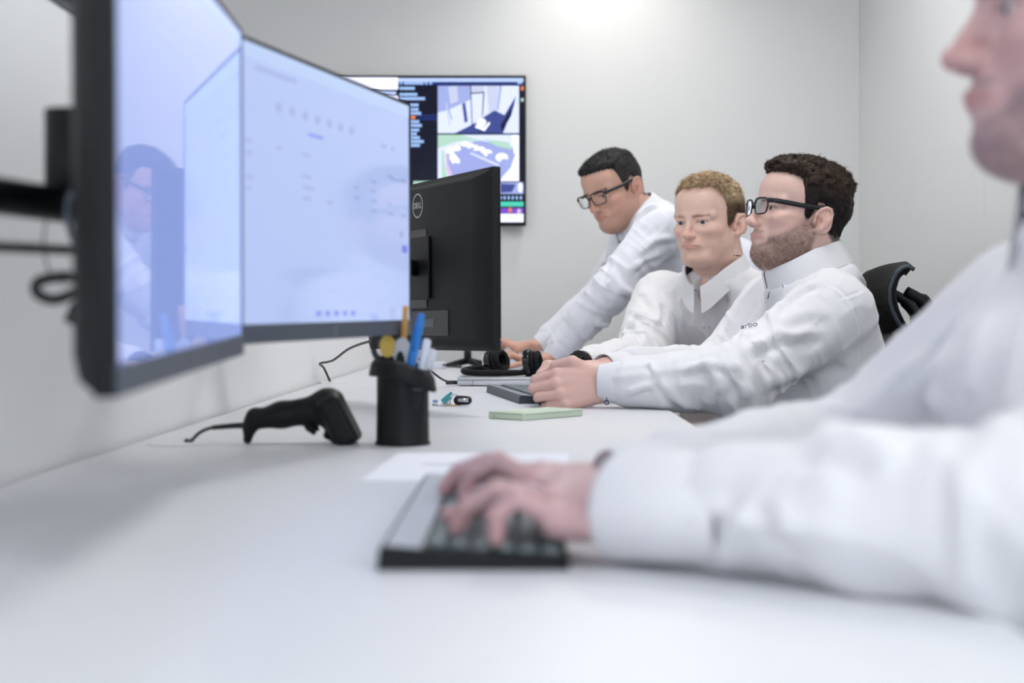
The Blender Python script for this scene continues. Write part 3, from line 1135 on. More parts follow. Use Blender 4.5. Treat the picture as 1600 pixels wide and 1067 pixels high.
MT['wall'] = mat('painted_wall', (.74, .745, .74, 1), rough=.9, bump=.25, bscale=260, var=.012, vscale=2)
MT['ceiling'] = mat('ceiling_tile', (.80, .80, .79, 1), rough=.95, bump=.2, bscale=120)
MT['floor'] = mat('grey_carpet', srgb(112, 116, 122), rough=.95, bump=.6, bscale=900, var=.15, vscale=300)
MT['trim'] = mat('wall_trim', (.55, .56, .56, 1), rough=.6, bump=.05)
MT['desk'] = mat('white_laminate', (.68, .69, .715, 1), rough=.42, bump=.05, bscale=1200, var=.008, vscale=5, spec=.4)
MT['desk_leg'] = mat('white_powder_coat', (.75, .75, .76, 1), rough=.5, bump=.1)
MT['panel'] = mat('white_panel', (.88, .885, .89, 1), rough=.6, bump=.1, bscale=500)
MT['cable'] = mat('black_cable', srgb(20, 22, 25), rough=.5, bump=.1)
MT['grey_cable'] = mat('grey_cable', srgb(120, 128, 140), rough=.5, bump=.1)
MT['yellow'] = mat('yellow_plastic', srgb(212, 180, 78), rough=.45, bump=.05)
MT['orange'] = mat('orange_wood', srgb(214, 160, 82), rough=.5, var=.1, vscale=60)
MT['blue_pen'] = mat('blue_plastic', srgb(28, 122, 205), rough=.3, bump=.04, coat=.3)
MT['white_plastic'] = mat('white_plastic', srgb(222, 226, 236), rough=.35, bump=.04)
MT['sage'] = mat('sage_green_case', srgb(193, 207, 188), rough=.6, bump=.1, bscale=900)
MT['sage_dark'] = mat('sage_seam', srgb(128, 142, 124), rough=.6, bump=.1)
MT['teal'] = mat('teal_plastic', srgb(70, 165, 165), rough=.3, bump=.03)
MT['pale_blue'] = mat('pale_blue_plastic', srgb(140, 172, 215), rough=.3, bump=.03)
MT['brass'] = mat('brass', srgb(205, 170, 110), rough=.3, metal=.9, bump=.03)
MT['paper'] = mat('paper', srgb(236, 237, 243), rough=.85, bump=.06)
MT['ink'] = mat('printed_ink', srgb(150, 150, 160), rough=.8, bump=.02)
MT['key_dark'] = mat('keycap_dark', srgb(104, 114, 116), rough=.5, bump=.1, bscale=900)
MT['lamp'] = emis('led_diffuser', (1, .99, .985, 1), 13.0)
MT['frame_white'] = mat('white_frame', (.75, .75, .75, 1), rough=.45, bump=.03)


def lens_mat():
    m = bpy.data.materials.new('spectacle_glass'); m.use_nodes = True
    nt = m.node_tree
    out = nt.nodes['Material Output']
    nt.nodes.remove(nt.nodes['Principled BSDF'])
    tr = nt.nodes.new('ShaderNodeBsdfTransparent'); tr.inputs['Color'].default_value = (.97, .975, .99, 1)
    gl = nt.nodes.new('ShaderNodeBsdfGlossy'); gl.inputs['Roughness'].default_value = .02
    fr = nt.nodes.new('ShaderNodeFresnel'); fr.inputs['IOR'].default_value = 1.16
    mx = nt.nodes.new('ShaderNodeMixShader')
    nt.links.new(fr.outputs['Fac'], mx.inputs['Fac'])
    nt.links.new(tr.outputs['BSDF'], mx.inputs[1]); nt.links.new(gl.outputs['BSDF'], mx.inputs[2])
    nt.links.new(mx.outputs['Shader'], out.inputs['Surface'])
    return m


MT['lens'] = lens_mat()
MT['window_glass'] = lens_mat(); MT['window_glass'].name = 'window_glass'


def mesh_fabric():
    """fine woven net of the chair head rest"""
    m = mat('black_mesh_fabric', srgb(11, 12, 15), rough=.75, spec=.25)
    nt = m.node_tree; b = nt.nodes['Principled BSDF']
    tc = nt.nodes.new('ShaderNodeTexCoord')
    w = nt.nodes.new('ShaderNodeTexWave'); w.inputs['Scale'].default_value = 150; w.bands_direction = 'Z'
    w2 = nt.nodes.new('ShaderNodeTexWave'); w2.inputs['Scale'].default_value = 150; w2.bands_direction = 'Y'
    ad = nt.nodes.new('ShaderNodeMath'); ad.operation = 'ADD'
    for q in (w, w2): nt.links.new(tc.outputs['Object'], q.inputs['Vector'])
    nt.links.new(w.outputs['Fac'], ad.inputs[0]); nt.links.new(w2.outputs['Fac'], ad.inputs[1])
    bp = nt.nodes.new('ShaderNodeBump'); bp.inputs['Strength'].default_value = .6; bp.inputs['Distance'].default_value = .001
    nt.links.new(ad.outputs[0], bp.inputs['Height']); nt.links.new(bp.outputs['Normal'], b.inputs['Normal'])
    return m


MT['mesh_fabric'] = mesh_fabric()


def skin_lin(r, g, b):
    return np.array(srgb(r, g, b)[:3])
# ------------------------------------------------------------------ room
YB, XR, XL, YF, HC = 5.70, 1.349, -2.9, -2.2, 2.70


def struct(name, bm, m, **k):
    o = bm_obj(name, bm, m, **k)
    return tag(o, kind='structure')


bm = bmesh.new(); add_box(bm, ((XL + XR) / 2, (YB + YF) / 2, -.05), (XR - XL + .4, YB - YF + .4, .1)); struct('floor', bm, MT['floor'])
bm = bmesh.new(); add_box(bm, ((XL + XR) / 2, (YB + YF) / 2, HC + .05), (XR - XL + .4, YB - YF + .4, .1)); struct('ceiling', bm, MT['ceiling'])
bm = bmesh.new(); add_box(bm, ((XL + XR) / 2, YB + .05, HC / 2), (XR - XL + .4, .1, HC)); struct('wall_back', bm, MT['wall'])
# right wall of butted panels with hairline joints
bm = bmesh.new()
y0 = YB
ys = [YB, 4.16, 2.96, 1.76, .56, -.64, YF]
for a, b in zip(ys[:-1], ys[1:]):
    if b < -.5:
        add_box(bm, (XR + .05, (a + b) / 2, .40), (.1, a - b - .0015, .80)); add_box(bm, (XR + .05, (a + b) / 2, (2.4 + HC) / 2), (.1, a - b - .0015, HC - 2.4))
    else:
        add_box(bm, (XR + .05, (a + b) / 2, HC / 2), (.1, a - b - .0015, HC), bev=.0006, seg=1)
struct('wall_right', bm, MT['wall'])
bm = bmesh.new()
for z in (.83, 2.37): add_box(bm, (XR + .05, (ys[5] + YF) / 2, z), (.07, ys[5] - YF - .01, .06))
for y in (ys[5] - .035, (ys[5] + YF) / 2, YF + .035): add_box(bm, (XR + .05, y, 1.6), (.07, .06, 1.48))
w = struct('window_4', bm, MT['frame_white'])  # added window out of view, throws light onto the white screen panel
bm = bmesh.new(); add_box(bm, (XR + .05, (ys[5] + YF) / 2, 1.6), (.006, ys[5] - YF - .13, 1.48)); bm_obj('pane', bm, MT['window_glass'], w)
bm = bmesh.new(); add_box(bm, (XL - .05, (YB + YF) / 2, HC / 2), (.1, YB - YF, HC)); struct('wall_left', bm, MT['wall'])
# wall behind the camera with three tall windows, added out of view to let soft light in
wx = [(-2.5, -1.5), (-1.2, -.2), (.1, 1.1)]
bm = bmesh.new()
zb, zt = .55, 2.35
add_box(bm, ((XL + XR) / 2, YF - .1, zb / 2), (XR - XL, .2, zb))
add_box(bm, ((XL + XR) / 2, YF - .1, (zt + HC) / 2), (XR - XL, .2, HC - zt))
edges_ = [XL] + [v for w in wx for v in w] + [XR]
for a, b in zip(edges_[0::2], edges_[1::2]):
    add_box(bm, ((a + b) / 2, YF - .1, (zb + zt) / 2), (b - a, .2, zt - zb))
struct('wall_front', bm, MT['wall'])
for i, (a, b) in enumerate(wx):
    bm = bmesh.new()
    for z in (zb + .03, zt - .03): add_box(bm, ((a + b) / 2, YF - .1, z), (b - a, .07, .06))
    for x in (a + .03, b - .03): add_box(bm, (x, YF - .1, (zb + zt) / 2), (.06, .07, zt - zb - .12))
    w = struct('window_%d' % (i + 1), bm, MT['frame_white'])
    bm = bmesh.new(); add_box(bm, ((a + b) / 2, YF - .1, (zb + zt) / 2), (b - a - .12, .006, zt - zb - .12))
    bm_obj('pane', bm, MT['window_glass'], w)
for nm, c, sz in (('baseboard_back', ((XL + XR) / 2, YB - .008, .05), (XR - XL - .04, .014, .1)), ('baseboard_right', (XR - .008, (YB + YF) / 2, .05), (.014, YB - YF - .04, .1)), ('baseboard_left', (XL + .008, (YB + YF) / 2, .05), (.014, YB - YF - .04, .1))):
    bm = bmesh.new(); add_box(bm, c, sz, bev=.003); struct(nm, bm, MT['trim'])

# ceiling lights: recessed LED panels over the desks, and one small spot in front of the back wall
LIGHTS = [(.45, 4.2), (.45, 2.4), (.65, -.5), (-1.9, 3.3), (-1.9, .6)]
for i, (x, y) in enumerate(LIGHTS):
    r = empty('ceiling_light', (x, y, HC), 0, 'square white recessed ceiling light panel above the room', 'ceiling light', 'recessed ceiling light panels')
    bm = bmesh.new()
    for s in (-1, 1):
        add_box(bm, (s * .295, 0, -.006), (.02, .61, .011)); add_box(bm, (0, s * .295, -.006), (.57, .02, .011))
    bm_obj('frame', bm, MT['frame_white'], r)
    bm = bmesh.new(); add_box(bm, (0, 0, -.005), (.565, .565, .006)); bm_obj('diffuser', bm, MT['lamp'], r)

r = empty('spotlight', (.29, 5.28, HC), 0, 'small round ceiling spotlight washing the back wall right of the television', 'spotlight')
bm = bmesh.new(); add_lathe(bm, [(.05, 0), (.05, -.012), (.04, -.014), (.038, -.004), (.036, -.004)], 32); bm_obj('ring', bm, MT['frame_white'], r, smooth=True)
sp = bpy.data.lights.new('spot_lamp', 'SPOT'); sp.energy = 20; sp.spot_size = math.radians(120); sp.spot_blend = 1.0; sp.shadow_soft_size = .05; sp.color = (1, .97, .92)
so = bpy.data.objects.new('lamp', sp); COL.objects.link(so); so.parent = r; so.location = (0, 0, -.03); so.rotation_euler = (math.radians(14), 0, 0)

# daylight outside the added windows
wd = bpy.data.worlds.new('daylight'); SC.world = wd; wd.use_nodes = True
bg = wd.node_tree.nodes['Background']; bg.inputs['Color'].default_value = (.86, .92, 1, 1); bg.inputs['Strength'].default_value = 2.5

# ------------------------------------------------------------------ desks and the low screen behind them
def desk(ya, yb, label):
    x0, x1 = -.522, .268
    r = empty('desk', ((x0 + x1) / 2, (ya + yb) / 2, 0), 0, label, 'desk')
    w, l = x1 - x0, yb - ya
    bm = bmesh.new(); add_box(bm, (0, 0, DESK - .0125), (w, l, .025), bev=.0015, seg=2); bm_obj('desktop', bm, MT['desk'], r, angle=40)
    for sy in (-1, 1):
        for sx in (-1, 1):
            bm = bmesh.new(); add_box(bm, (sx * (w / 2 - .06), sy * (l / 2 - .06), (DESK - .025) / 2), (.05, .05, DESK - .025), bev=.003); bm_obj('leg', bm, MT['desk_leg'], r)
    bm = bmesh.new()
    for sy in (-1, 1): add_box(bm, (0, sy * (l / 2 - .06), DESK - .05), (w - .17, .04, .048))
    for sx in (-1, 1): add_box(bm, (sx * (w / 2 - .06), 0, DESK - .05), (.04, l - .17, .048))
    bm_obj('frame', bm, MT['desk_leg'], r)
    return r


d1 = desk(.02, 3.488, 'white office desk nearest, under the two lit monitors and typing hands')
d2 = desk(3.491, 5.3, 'white office desk at the far end, under the leaning man with glasses')


def grommet(parent, wx, wy):
    lx, ly = wx - parent.location.x, wy - parent.location.y
    bm = bmesh.new(); add_lathe(bm, [(.040, 0.0), (.040, .0012), (.036, .002), (.012, .002), (.010, .0005)], 40, (lx, ly, DESK)); bm_obj('cable_grommet', bm, MT['desk_leg'], parent, smooth=True)


grommet(d1, P(278, 694, 1.90)[0], 1.90)
grommet(d2, P(520, 598, 3.70)[0], 3.72)

r = empty('desk_screen', (-.545, 2.45, 0), 0, 'long white upright screen panel behind the monitors along the desk back', 'desk screen')
bm = bmesh.new(); add_box(bm, (0, 0, .765), (.028, 5.5, 1.002), bev=.001, seg=1); bm_obj('panel', bm, MT['panel'], r)
bm = bmesh.new(); add_box(bm, (0, 0, 1.270), (.032, 5.5, .008)); bm_obj('edge_strip', bm, MT['dark_grey'], r)
for y in (-2.4, 0, 2.4):
    bm = bmesh.new(); add_box(bm, (0, y, .132), (.03, .06, .264)); add_box(bm, (0, y, .006), (.06, .07, .012), bev=.003); bm_obj('foot', bm, MT['desk_leg'], r)

# ------------------------------------------------------------------ monitors
def screen_white():
    return [emis('screen_document', srgb(168, 186, 230), .84, rough=.08), emis('screen_mark', srgb(150, 164, 214), .82, rough=.08), emis('screen_mark_blue', srgb(110, 122, 222), .85, rough=.08), emis('screen_title', srgb(172, 194, 230), .86, rough=.08)]


MT['bezel'] = mat('bezel_grey', srgb(62, 70, 84), rough=.45, bump=.1, bscale=1500)


def monitor(name, right_end, left_end, z0, label, cat, group=None, roll=0.0, lit=None, marks=(), W=.538, H=.313, T=1.0):
    """ends as seen by somebody facing the screen; local x to the right, -y out of the screen"""
    a, b = np.array(left_end), np.array(right_end)
    c = (a + b) / 2
    ang = math.atan2(b[1] - a[1], b[0] - a[0])
    r = empty(name, (c[0], c[1], z0), 0, label, cat, group)
    r.rotation_euler = (Matrix.Rotation(ang, 3, 'Z') @ Matrix.Rotation(math.radians(roll), 3, 'Y')).to_euler()
    bm = bmesh.new()
    add_box(bm, (0, .0065, H / 2), (W, .013, H), bev=.0015, seg=2)
    f0 = [(-W / 2 + .002, .002), (W / 2 - .002, .002), (W / 2 - .002, H - .002), (-W / 2 + .002, H - .002)]
    f1 = [(-W / 2 + .012, .010), (W / 2 - .012, .010), (W / 2 - .012, H - .010), (-W / 2 + .012, H - .010)]
    f2 = [(-W / 2 + .050, .024), (W / 2 - .050, .024), (W / 2 - .050, H - .018), (-W / 2 + .050, H - .018)]
    lv = [[bm.verts.new((x, y, z)) for x, z in f] for f, y in ((f0, .0128), (f1, .0128 + .0077 * T), (f2, .0128 + .0162 * T))]
    for i in range(2):
        for k in range(4): bm.faces.new((lv[i][k], lv[i][(k + 1) % 4], lv[i + 1][(k + 1) % 4], lv[i + 1][k])).smooth = True
    bm.faces.new(lv[2]); bm.faces.new(lv[0][::-1])
    bm_obj('housing', bm, MT['black_matte'], r, angle=35)
    bm = bmesh.new()
    add_box(bm, (0, -.0012, .010), (W - .001, .002, .019), bev=.0006)
    bm_obj('chin_bezel', bm, MT['bezel'], r)
    bm = bmesh.new()
    e = .004
    for s in (-1, 1): add_box(bm, (s * (W / 2 - e / 2), -.0008, (H + .02) / 2), (e, .0016, H - .022))
    add_box(bm, (0, -.0008, H - e / 2), (W - 2 * e, .0016, e))
    bm_obj('thin_bezel', bm, MT['black_plastic'], r)
    bm = bmesh.new()
    w, h0, h1 = W / 2 - e, .020, H - e
    add_poly(bm, [(-w, -.0006, h0), (w, -.0006, h0), (w, -.0006, h1), (-w, -.0006, h1)], 0)
    for (u0, v0, u1, v1, mi) in marks:
        X0, X1 = -w + 2 * w * u0, -w + 2 * w * u1
        Z0, Z1 = h1 - (h1 - h0) * v1, h1 - (h1 - h0) * v0
        add_poly(bm, [(X0, -.0009, Z0), (X1, -.0009, Z0), (X1, -.0009, Z1), (X0, -.0009, Z1)], mi)
    bm_obj('screen', bm, lit, r)
    bm = bmesh.new()
    pr = [(.0055 * math.cos(k * PI / 12), .0055 * math.sin(k * PI / 12)) for k in range(24)]
    pi_ = [(x * .72, y * .72) for x, y in pr]
    vo = [bm.verts.new((x, -.0026, .010 + y)) for x, y in pr]; vi = [bm.verts.new((x, -.0026, .010 + y)) for x, y in pi_]
    for k in range(24): bm.faces.new((vo[k], vo[(k + 1) % 24], vi[(k + 1) % 24], vi[k]))
    bm_obj('badge', bm, MT['mid_grey'], r)
    return r


def back_of_monitor(r, W=.538, H=.313, logo=False):
    """recessed mount, cable bay and vents on the rear"""
    bm = bmesh.new()
    add_box(bm, (.015, .0295, .150), (.11, .002, .145), bev=.0005, seg=1)
    bm_obj('mount_recess', bm, MT['black_gloss'], r)
    for sx in (-1, 1):
        for sz in (-1, 1):
            bm = bmesh.new(); add_tube(bm, [(sx * .05, .0295, .150 + sz * .05), (sx * .05, .0335, .150 + sz * .05)], .0035, 10)
            bm_obj('mount_screw', bm, MT['steel'], r)
    bm = bmesh.new()
    add_box(bm, (.02, .0295, .050), (.30, .0022, .046), bev=.0008, seg=1)
    bm_obj('cable_bay', bm, MT['black_gloss'], r)
    bm = bmesh.new()
    for k in range(9): add_box(bm, (-.02 - k * .006, .0310, .050), (.003, .0012, .014))
    bm_obj('ports', bm, MT['mid_grey'], r)
    bm = bmesh.new()
    add_box(bm, (0, .0215, H - .0128), (W - .10, .003, .0040))
    bm_obj('vent', bm, MT['black_gloss'], r)
    if logo:
        zc = .2665
        bm = bmesh.new()
        n = 48
        ro, ri = .0225, .0203
        vo = [bm.verts.new((ro * math.cos(k * 2 * PI / n), .0296, zc + ro * math.sin(k * 2 * PI / n))) for k in range(n)]
        vi = [bm.verts.new((ri * math.cos(k * 2 * PI / n), .0296, zc + ri * math.sin(k * 2 * PI / n))) for k in range(n)]
        for k in range(n): bm.faces.new((vo[k], vo[(k + 1) % n], vi[(k + 1) % n], vi[k]))
        bm_obj('logo_ring', bm, MT['logo_silver'], r)
        me = text_mesh('DELL', .0155, .0002)
        o = link('logo_lettering', me, MT['logo_silver'], r, smooth=False)
        o.location = (0, .0298, zc); o.rotation_euler = (PI / 2, 0, PI)


EM1 = [emis('screen_left', srgb(128, 146, 204), .92, rough=.03, spec=.9), emis('screen_left_bar', srgb(128, 150, 208), 1.0, rough=.03)]
EM2 = screen_white()
rs = random.Random(4)
marks2 = [(0, 0, 1, .055, 3)]
for k in range(7): marks2.append((.20 + k * .066, .185 + .0 * k, .222 + k * .066, .215, 1))
marks2 += [(.10, .075, .30, .088, 1), (.36, .262, .44, .272, 2), (.80, .215, .835, .232, 1), (.87, .215, .89, .232, 1), (.86, .355, .985, .365, 1), (.93, .59, .955, .62, 1), (.945, .655, .985, .69, 2)]
for row in range(5):
    for cx in (.06, .20, .33, .46, .62, .73, .84, .94):
        if rs.random() < .62: marks2.append((cx, .345 + row * .042, cx + .02 + .04 * rs.random(), .356 + row * .042, 1))
for k in range(5): marks2.append((.40 + k * .05, .955, .425 + k * .05, .975, 2))
m1 = monitor('computer_monitor', (-.2776, 1.405), (-.249, .868), .8655, 'large lit monitor at the left edge, side-on, with faces mirrored in its screen', 'monitor', roll=-1.35, lit=EM1, marks=[(0, .0, 1, .05, 1)], H=.320, T=1.55)
m2 = monitor('computer_monitor', (-.1555, 1.925), (-.289, 1.420), .8835, 'lit monitor showing a pale document, angled beside the black pen cup', 'monitor', roll=-.5, lit=EM2, marks=marks2)
m3 = monitor('computer_monitor', (-.297, 2.876), (-.038, 2.405), .849, 'black monitor seen from behind with a round silver logo', 'monitor', roll=.6, lit=EM2, marks=marks2)
back_of_monitor(m2); back_of_monitor(m3, logo=True)
m4 = monitor('computer_monitor', (-.72, 1.93), (-.72, 2.47), 1.150, 'dark monitor back peeping over the white screen panel at top left', 'monitor', lit=EM2)
back_of_monitor(m4)


def arm(label, head, elbow, post, zh):
    """jointed monitor mount: plate and tilt head on the monitor, beam, bracket on the screen panel"""
    r = empty('monitor_mount', (post[0], post[1], DESK), 0, label, 'monitor mount')
    o = np.array([post[0], post[1], DESK])
    L = lambda p: np.asarray(p, float) - o
    h, e = np.asarray(head, float), np.asarray(elbow, float)
    wall = -.531 if post[0] > -.6 else None
    bm = bmesh.new()
    if wall is not None:
        add_box(bm, L((wall + .006, post[1], zh)), (.012, .075, .11), bev=.003)
        add_tube(bm, [L((wall + .012, post[1], zh)), L((post[0], post[1], zh))], .016, 14)
    add_tube(bm, [L((post[0], post[1], zh - .045)), L((post[0], post[1], zh + .04))], .021, 20)
    if wall is None: add_tube(bm, [L((post[0], post[1], DESK)), L((post[0], post[1], zh))], .017, 16)
    bm_obj('bracket', bm, MT['black_plastic'], r, smooth=True, angle=40)
    bm = bmesh.new(); add_tube(bm, [L((post[0], post[1], zh)), L(e)], .019, 14, flat=1.2); add_tube(bm, [L(e + V(0, 0, -.035)), L(e + V(0, 0, .03))], .023, 18); bm_obj('lower_beam', bm, MT['black_plastic'], r)
    bm = bmesh.new(); add_tube(bm, [L(e), L(h)], .0100, 14, flat=1.35); bm_obj('upper_beam', bm, MT['black_plastic'], r)
    bm = bmesh.new(); add_tube(bm, [L(e + V(0, 0, -.040)), L(h + V(0, 0, -.034))], .0042, 10); bm_obj('cable_rod', bm, MT['black_gloss'], r)
    return r, o


def arm_head(r, o, h, mon, depth=.05):
    bm = bmesh.new()
    h = np.asarray(h, float)
    add_tube(bm, [h - o + V(0, 0, -.03), h - o + V(0, 0, .055)], .020, 20)
    MW = Matrix.LocRotScale(mon.location, mon.rotation_euler, None)
    c = np.array(MW @ Vector((0, .033 if mon is not m1 else .0375, .150)))
    q = MW.to_3x3()
    add_box(bm, c - o, (.115, .004, .115), rot=q, bev=.001, seg=1)
    add_tube(bm, [h - o + V(0, 0, .015), c - o], .015, 14)
    bm_obj('tilt_head', bm, MT['black_plastic'], r)


def mon_pt(m, p): return np.array(Matrix.LocRotScale(m.location, m.rotation_euler, None) @ Vector(p))


h1 = mon_pt(m1, (-.02, .090, .150))
r1, o1 = arm('black jointed monitor mount holding the leftmost lit monitor', h1 + V(0, 0, -.020), (-.405, .80, h1[2] - .022), (-.475, .52), h1[2] - .022)
arm_head(r1, o1, h1, m1)
h2 = mon_pt(m2, (0, .10, .150))
r2, o2 = arm('black jointed monitor mount hidden behind the pale document monitor', h2, (-.43, 1.88, h2[2]), (-.48, 2.05), h2[2])
arm_head(r2, o2, h2, m2)
h3 = mon_pt(m3, (0, .095, .150))
r3, o3 = arm('black jointed monitor mount fixed to the back of the logo monitor', h3, (-.43, 2.50, h3[2]), (-.48, 2.34), h3[2])
arm_head(r3, o3, h3, m3)
h4 = mon_pt(m4, (0, .090, .150))
r4, o4 = arm('black monitor mount of the monitor behind the white screen panel', h4, (-.64, 2.50, h4[2]), (-.66, 2.70), h4[2])
arm_head(r4, o4, h4, m4)
r = empty('desk', (-.97, 2.1, 0), 0, 'white office desk on the far side of the white screen panel', 'desk')
bm = bmesh.new(); add_box(bm, (0, 0, DESK - .0125), (.79, 1.8, .025), bev=.0015); bm_obj('desktop', bm, MT['desk'], r)
for sx in (-1, 1):
    for sy in (-1, 1):
        bm = bmesh.new(); add_box(bm, (sx * .33, sy * .82, (DESK - .025) / 2), (.05, .05, DESK - .025), bev=.003); bm_obj('leg', bm, MT['desk_leg'], r)


def cable(name, pts, rad, label, m='cable', n=10, cat='cable', extra=None):
    bm = bmesh.new(); add_tube(bm, spline(pts, n), rad, 8)
    if extra: add_tube(bm, extra[0], extra[1], 10)
    o = bm_obj(name, bm, MT[m], smooth=True)
    return tag(o, label, cat)


# loose cables behind the left monitor
Y = 1.05
cable('cable', [P(136, 330, Y), P(140, 380, Y), P(128, 430, Y), P(95, 432, Y), P(60, 440, Y), P(58, 458, Y), P(85, 468, Y), P(120, 455, Y), P(132, 440, Y), P(138, 400, 1.06), P(140, 345, 1.06)], .0042, 'thick black cable looped behind the left monitor')
cable('cable', [P(132, 440, 1.07), P(128, 470, 1.07), P(118, 492, 1.07)], .0036, 'short black cable end with plug hanging behind the left monitor', extra=([P(124, 478, 1.07), P(113, 506, 1.07)], .0068))
cable('cable', [P(112, 300, 1.08), P(104, 325, 1.08), P(112, 370, 1.08), P(135, 415, 1.08)], .0024, 'thin grey cable dangling from the left monitor mount', 'grey_cable')
cable('cable', [P(75, 330, 1.1), P(68, 380, 1.1), P(78, 425, 1.1), P(100, 445, 1.1)], .0010, 'hair-thin dark cable hanging beside the left monitor mount', 'grey_cable')
# cable rising from the far grommet to the logo monitor
cable('cable', [P(516, 596.5, 3.72), P(506, 575, 3.68), P(500, 568, 3.60), P(520, 563, 3.50), P(545, 545, 3.35), P(575, 534, 3.2), P(600, 531, 3.1), P(618, 500, 3.0)], .0030, 'thin black cable rising from the far desk grommet')

# ------------------------------------------------------------------ television
TVY = 5.6495
k_ = TVY / FPX
tx = lambda px: (px - 817) * k_
tz = lambda py: CAMZ - (py - 497) * k_
r = empty('television', (tx(615), TVY, tz(235)), 0, 'wall-mounted television showing two camera feeds on the back wall', 'television')
wT, hT = (822 - 408) * k_, (352 - 117) * k_
bm = bmesh.new(); add_box(bm, (0, .012, 0), (wT, .022, hT), bev=.003); add_box(bm, (0, .035, 0), (wT * .7, .03, hT * .7), bev=.006); bm_obj('housing', bm, MT['black_plastic'], r, angle=35)
MTV = {}
for nm, c, s_ in (('navy', (7, 12, 34), .8), ('white', (232, 236, 255), 1.15), ('bar', (176, 196, 240), 1.0), ('navy2', (24, 44, 110), .9), ('slate', (150, 162, 214), 1.0), ('floor', (62, 74, 142), .9), ('dark', (16, 22, 58), .8), ('green', (168, 204, 186), 1.0), ('teal', (70, 196, 170), 1.0), ('purple', (112, 72, 190), 1.0), ('orange', (226, 120, 80), 1.0), ('asphalt', (148, 158, 214), 1.0), ('feed', (206, 214, 250), 1.05), ('pink', (206, 178, 214), 1.0), ('text', (150, 182, 232), 1.0), ('grey', (186, 194, 220), 1.0)):
    MTV[nm] = emis('television_' + nm, srgb(*c), s_, rough=.15, spec=.12)
names = list(MTV)
bm = bmesh.new()
lay = [0]


def tq(x0, y0, x1, y1, m, lv=1):
    yy = -.0002 * lv
    add_poly(bm, [(tx(x) - tx(615), yy, tz(y) - tz(235)) for x, y in ((x0, y1), (x1, y1), (x1, y0), (x0, y0))], names.index(m))


def tp(pts, m, lv=2):
    add_poly(bm, [(tx(x) - tx(615), -.0002 * lv, tz(y) - tz(235)) for x, y in pts], names.index(m))


def te(x, y, rx, ry, m, lv=3):
    tp([(x + rx * math.cos(k * PI / 8), y + ry * math.sin(k * PI / 8)) for k in range(16)], m, lv)


tq(411, 120, 819, 349, 'navy', 0)
tq(411, 122, 818, 128, 'bar'); tq(411, 121, 622, 140, 'white', 2); tq(411, 143, 619, 148, 'bar', 2); tq(411, 150, 622, 300, 'white', 2)
tq(622, 128, 818, 133, 'navy2')
for x0, x1, y in ((625, 628, 130), (631, 662, 130), (664, 668, 130), (671, 675, 130)): tq(x0, y - 1.5, x1, y + 2, 'text', 3)
rt = random.Random(5)
for i, y in enumerate((138, 147.5, 154, 164, 171, 177, 190, 196, 203, 209, 215, 221, 227)):
    x = 624 if i < 3 else 640
    w = (18, 22, 34, 8, 8, 12, 9, 13, 9, 5, 10, 16, 10)[i]
    te(x + 3, y, 3, 2.6, 'text', 3); tq(x + 6, y - 2.2, x + 6 + w, y + 2.4, 'text', 3)
te(645, 183.5, 4.5, 3, 'orange', 3)
for y in (179, 184): tq(652, y, 682, y + 3.5, 'navy2', 2)
# feed one: a lobby
tq(684, 134, 811, 208, 'feed')
tp([(684, 134), (720, 134), (735, 134), (736, 155), (700, 172), (684, 176)], 'slate'); tp([(700, 136), (714, 134), (716, 158), (704, 163)], 'grey', 3)
tp([(735, 134), (757, 134), (757, 144), (736, 146)], 'grey', 2)
tp([(734.5, 134), (736, 134), (738.5, 196), (737, 196)], 'dark', 3); tp([(736, 145), (757, 143.5), (757, 145.5), (736, 147)], 'dark', 3); tp([(755, 144), (757, 144), (754.5, 182), (753, 182)], 'dark', 3)
tp([(722, 162), (727, 160), (731, 190), (726, 192)], 'floor', 3)
tp([(760, 134), (778, 134), (776, 172), (764, 176)], 'grey', 3); tp([(780, 134), (784, 134), (779, 172), (776, 172)], 'slate', 3)
tp([(711, 208), (735, 196), (773, 172), (788, 180), (806, 150), (803, 166), (786, 208)], 'floor', 2); tp([(782, 196), (803, 163), (799, 180), (785, 206)], 'dark', 4)
tp([(690, 138), (692, 137), (707, 186), (705, 188)], 'slate', 4); tp([(696, 160), (698, 160), (704, 196), (702, 197)], 'grey', 4)
te(752, 193, 9, 9, 'grey', 4); te(752, 191, 6.5, 6, 'white', 5); tp([(744, 196), (758, 200), (764, 190), (766, 193), (757, 205), (742, 199)], 'white', 5); tp([(746, 201), (758, 203), (757, 206), (748, 205)], 'dark', 4)
# feed two: a car park
tq(684, 210.5, 811, 283, 'asphalt')
tp([(684, 210.5), (811, 210.5), (811, 226), (760, 220), (715, 222), (684, 232)], 'green', 2); tp([(720, 211), (800, 211), (811, 218), (811, 232), (770, 224)], 'feed', 3); tp([(755, 217), (795, 222), (800, 234), (775, 228)], 'green', 4)
tp([(684, 232), (715, 221), (745, 219), (726, 226), (700, 234), (697, 250), (706, 283), (684, 283)], 'feed', 2)
tp([(696, 240), (699, 240), (700, 256), (708, 276), (712, 283), (703, 283), (697, 262)], 'pink', 4); tp([(690, 234), (694, 236), (695, 256), (700, 280), (690, 278)], 'green', 3)
for x, y, rx, ry in ((708, 246, 6, 6), (712, 252, 6.5, 7), (704, 236, 6, 5), (714, 232, 6, 4), (735, 228, 6, 4.5), (743, 231, 6, 4.5), (752, 234, 6.5, 5), (762, 239, 7, 5.5), (784, 246, 10, 7), (726, 225, 6, 4)): te(x, y, rx, ry, 'white', 4)
for x, y, rx, ry in ((712, 257, 5, 3), (766, 243, 5, 4), (788, 251, 6, 3), (748, 237, 4, 2), (738, 232, 4, 2)): te(x, y, rx, ry, 'slate', 5)
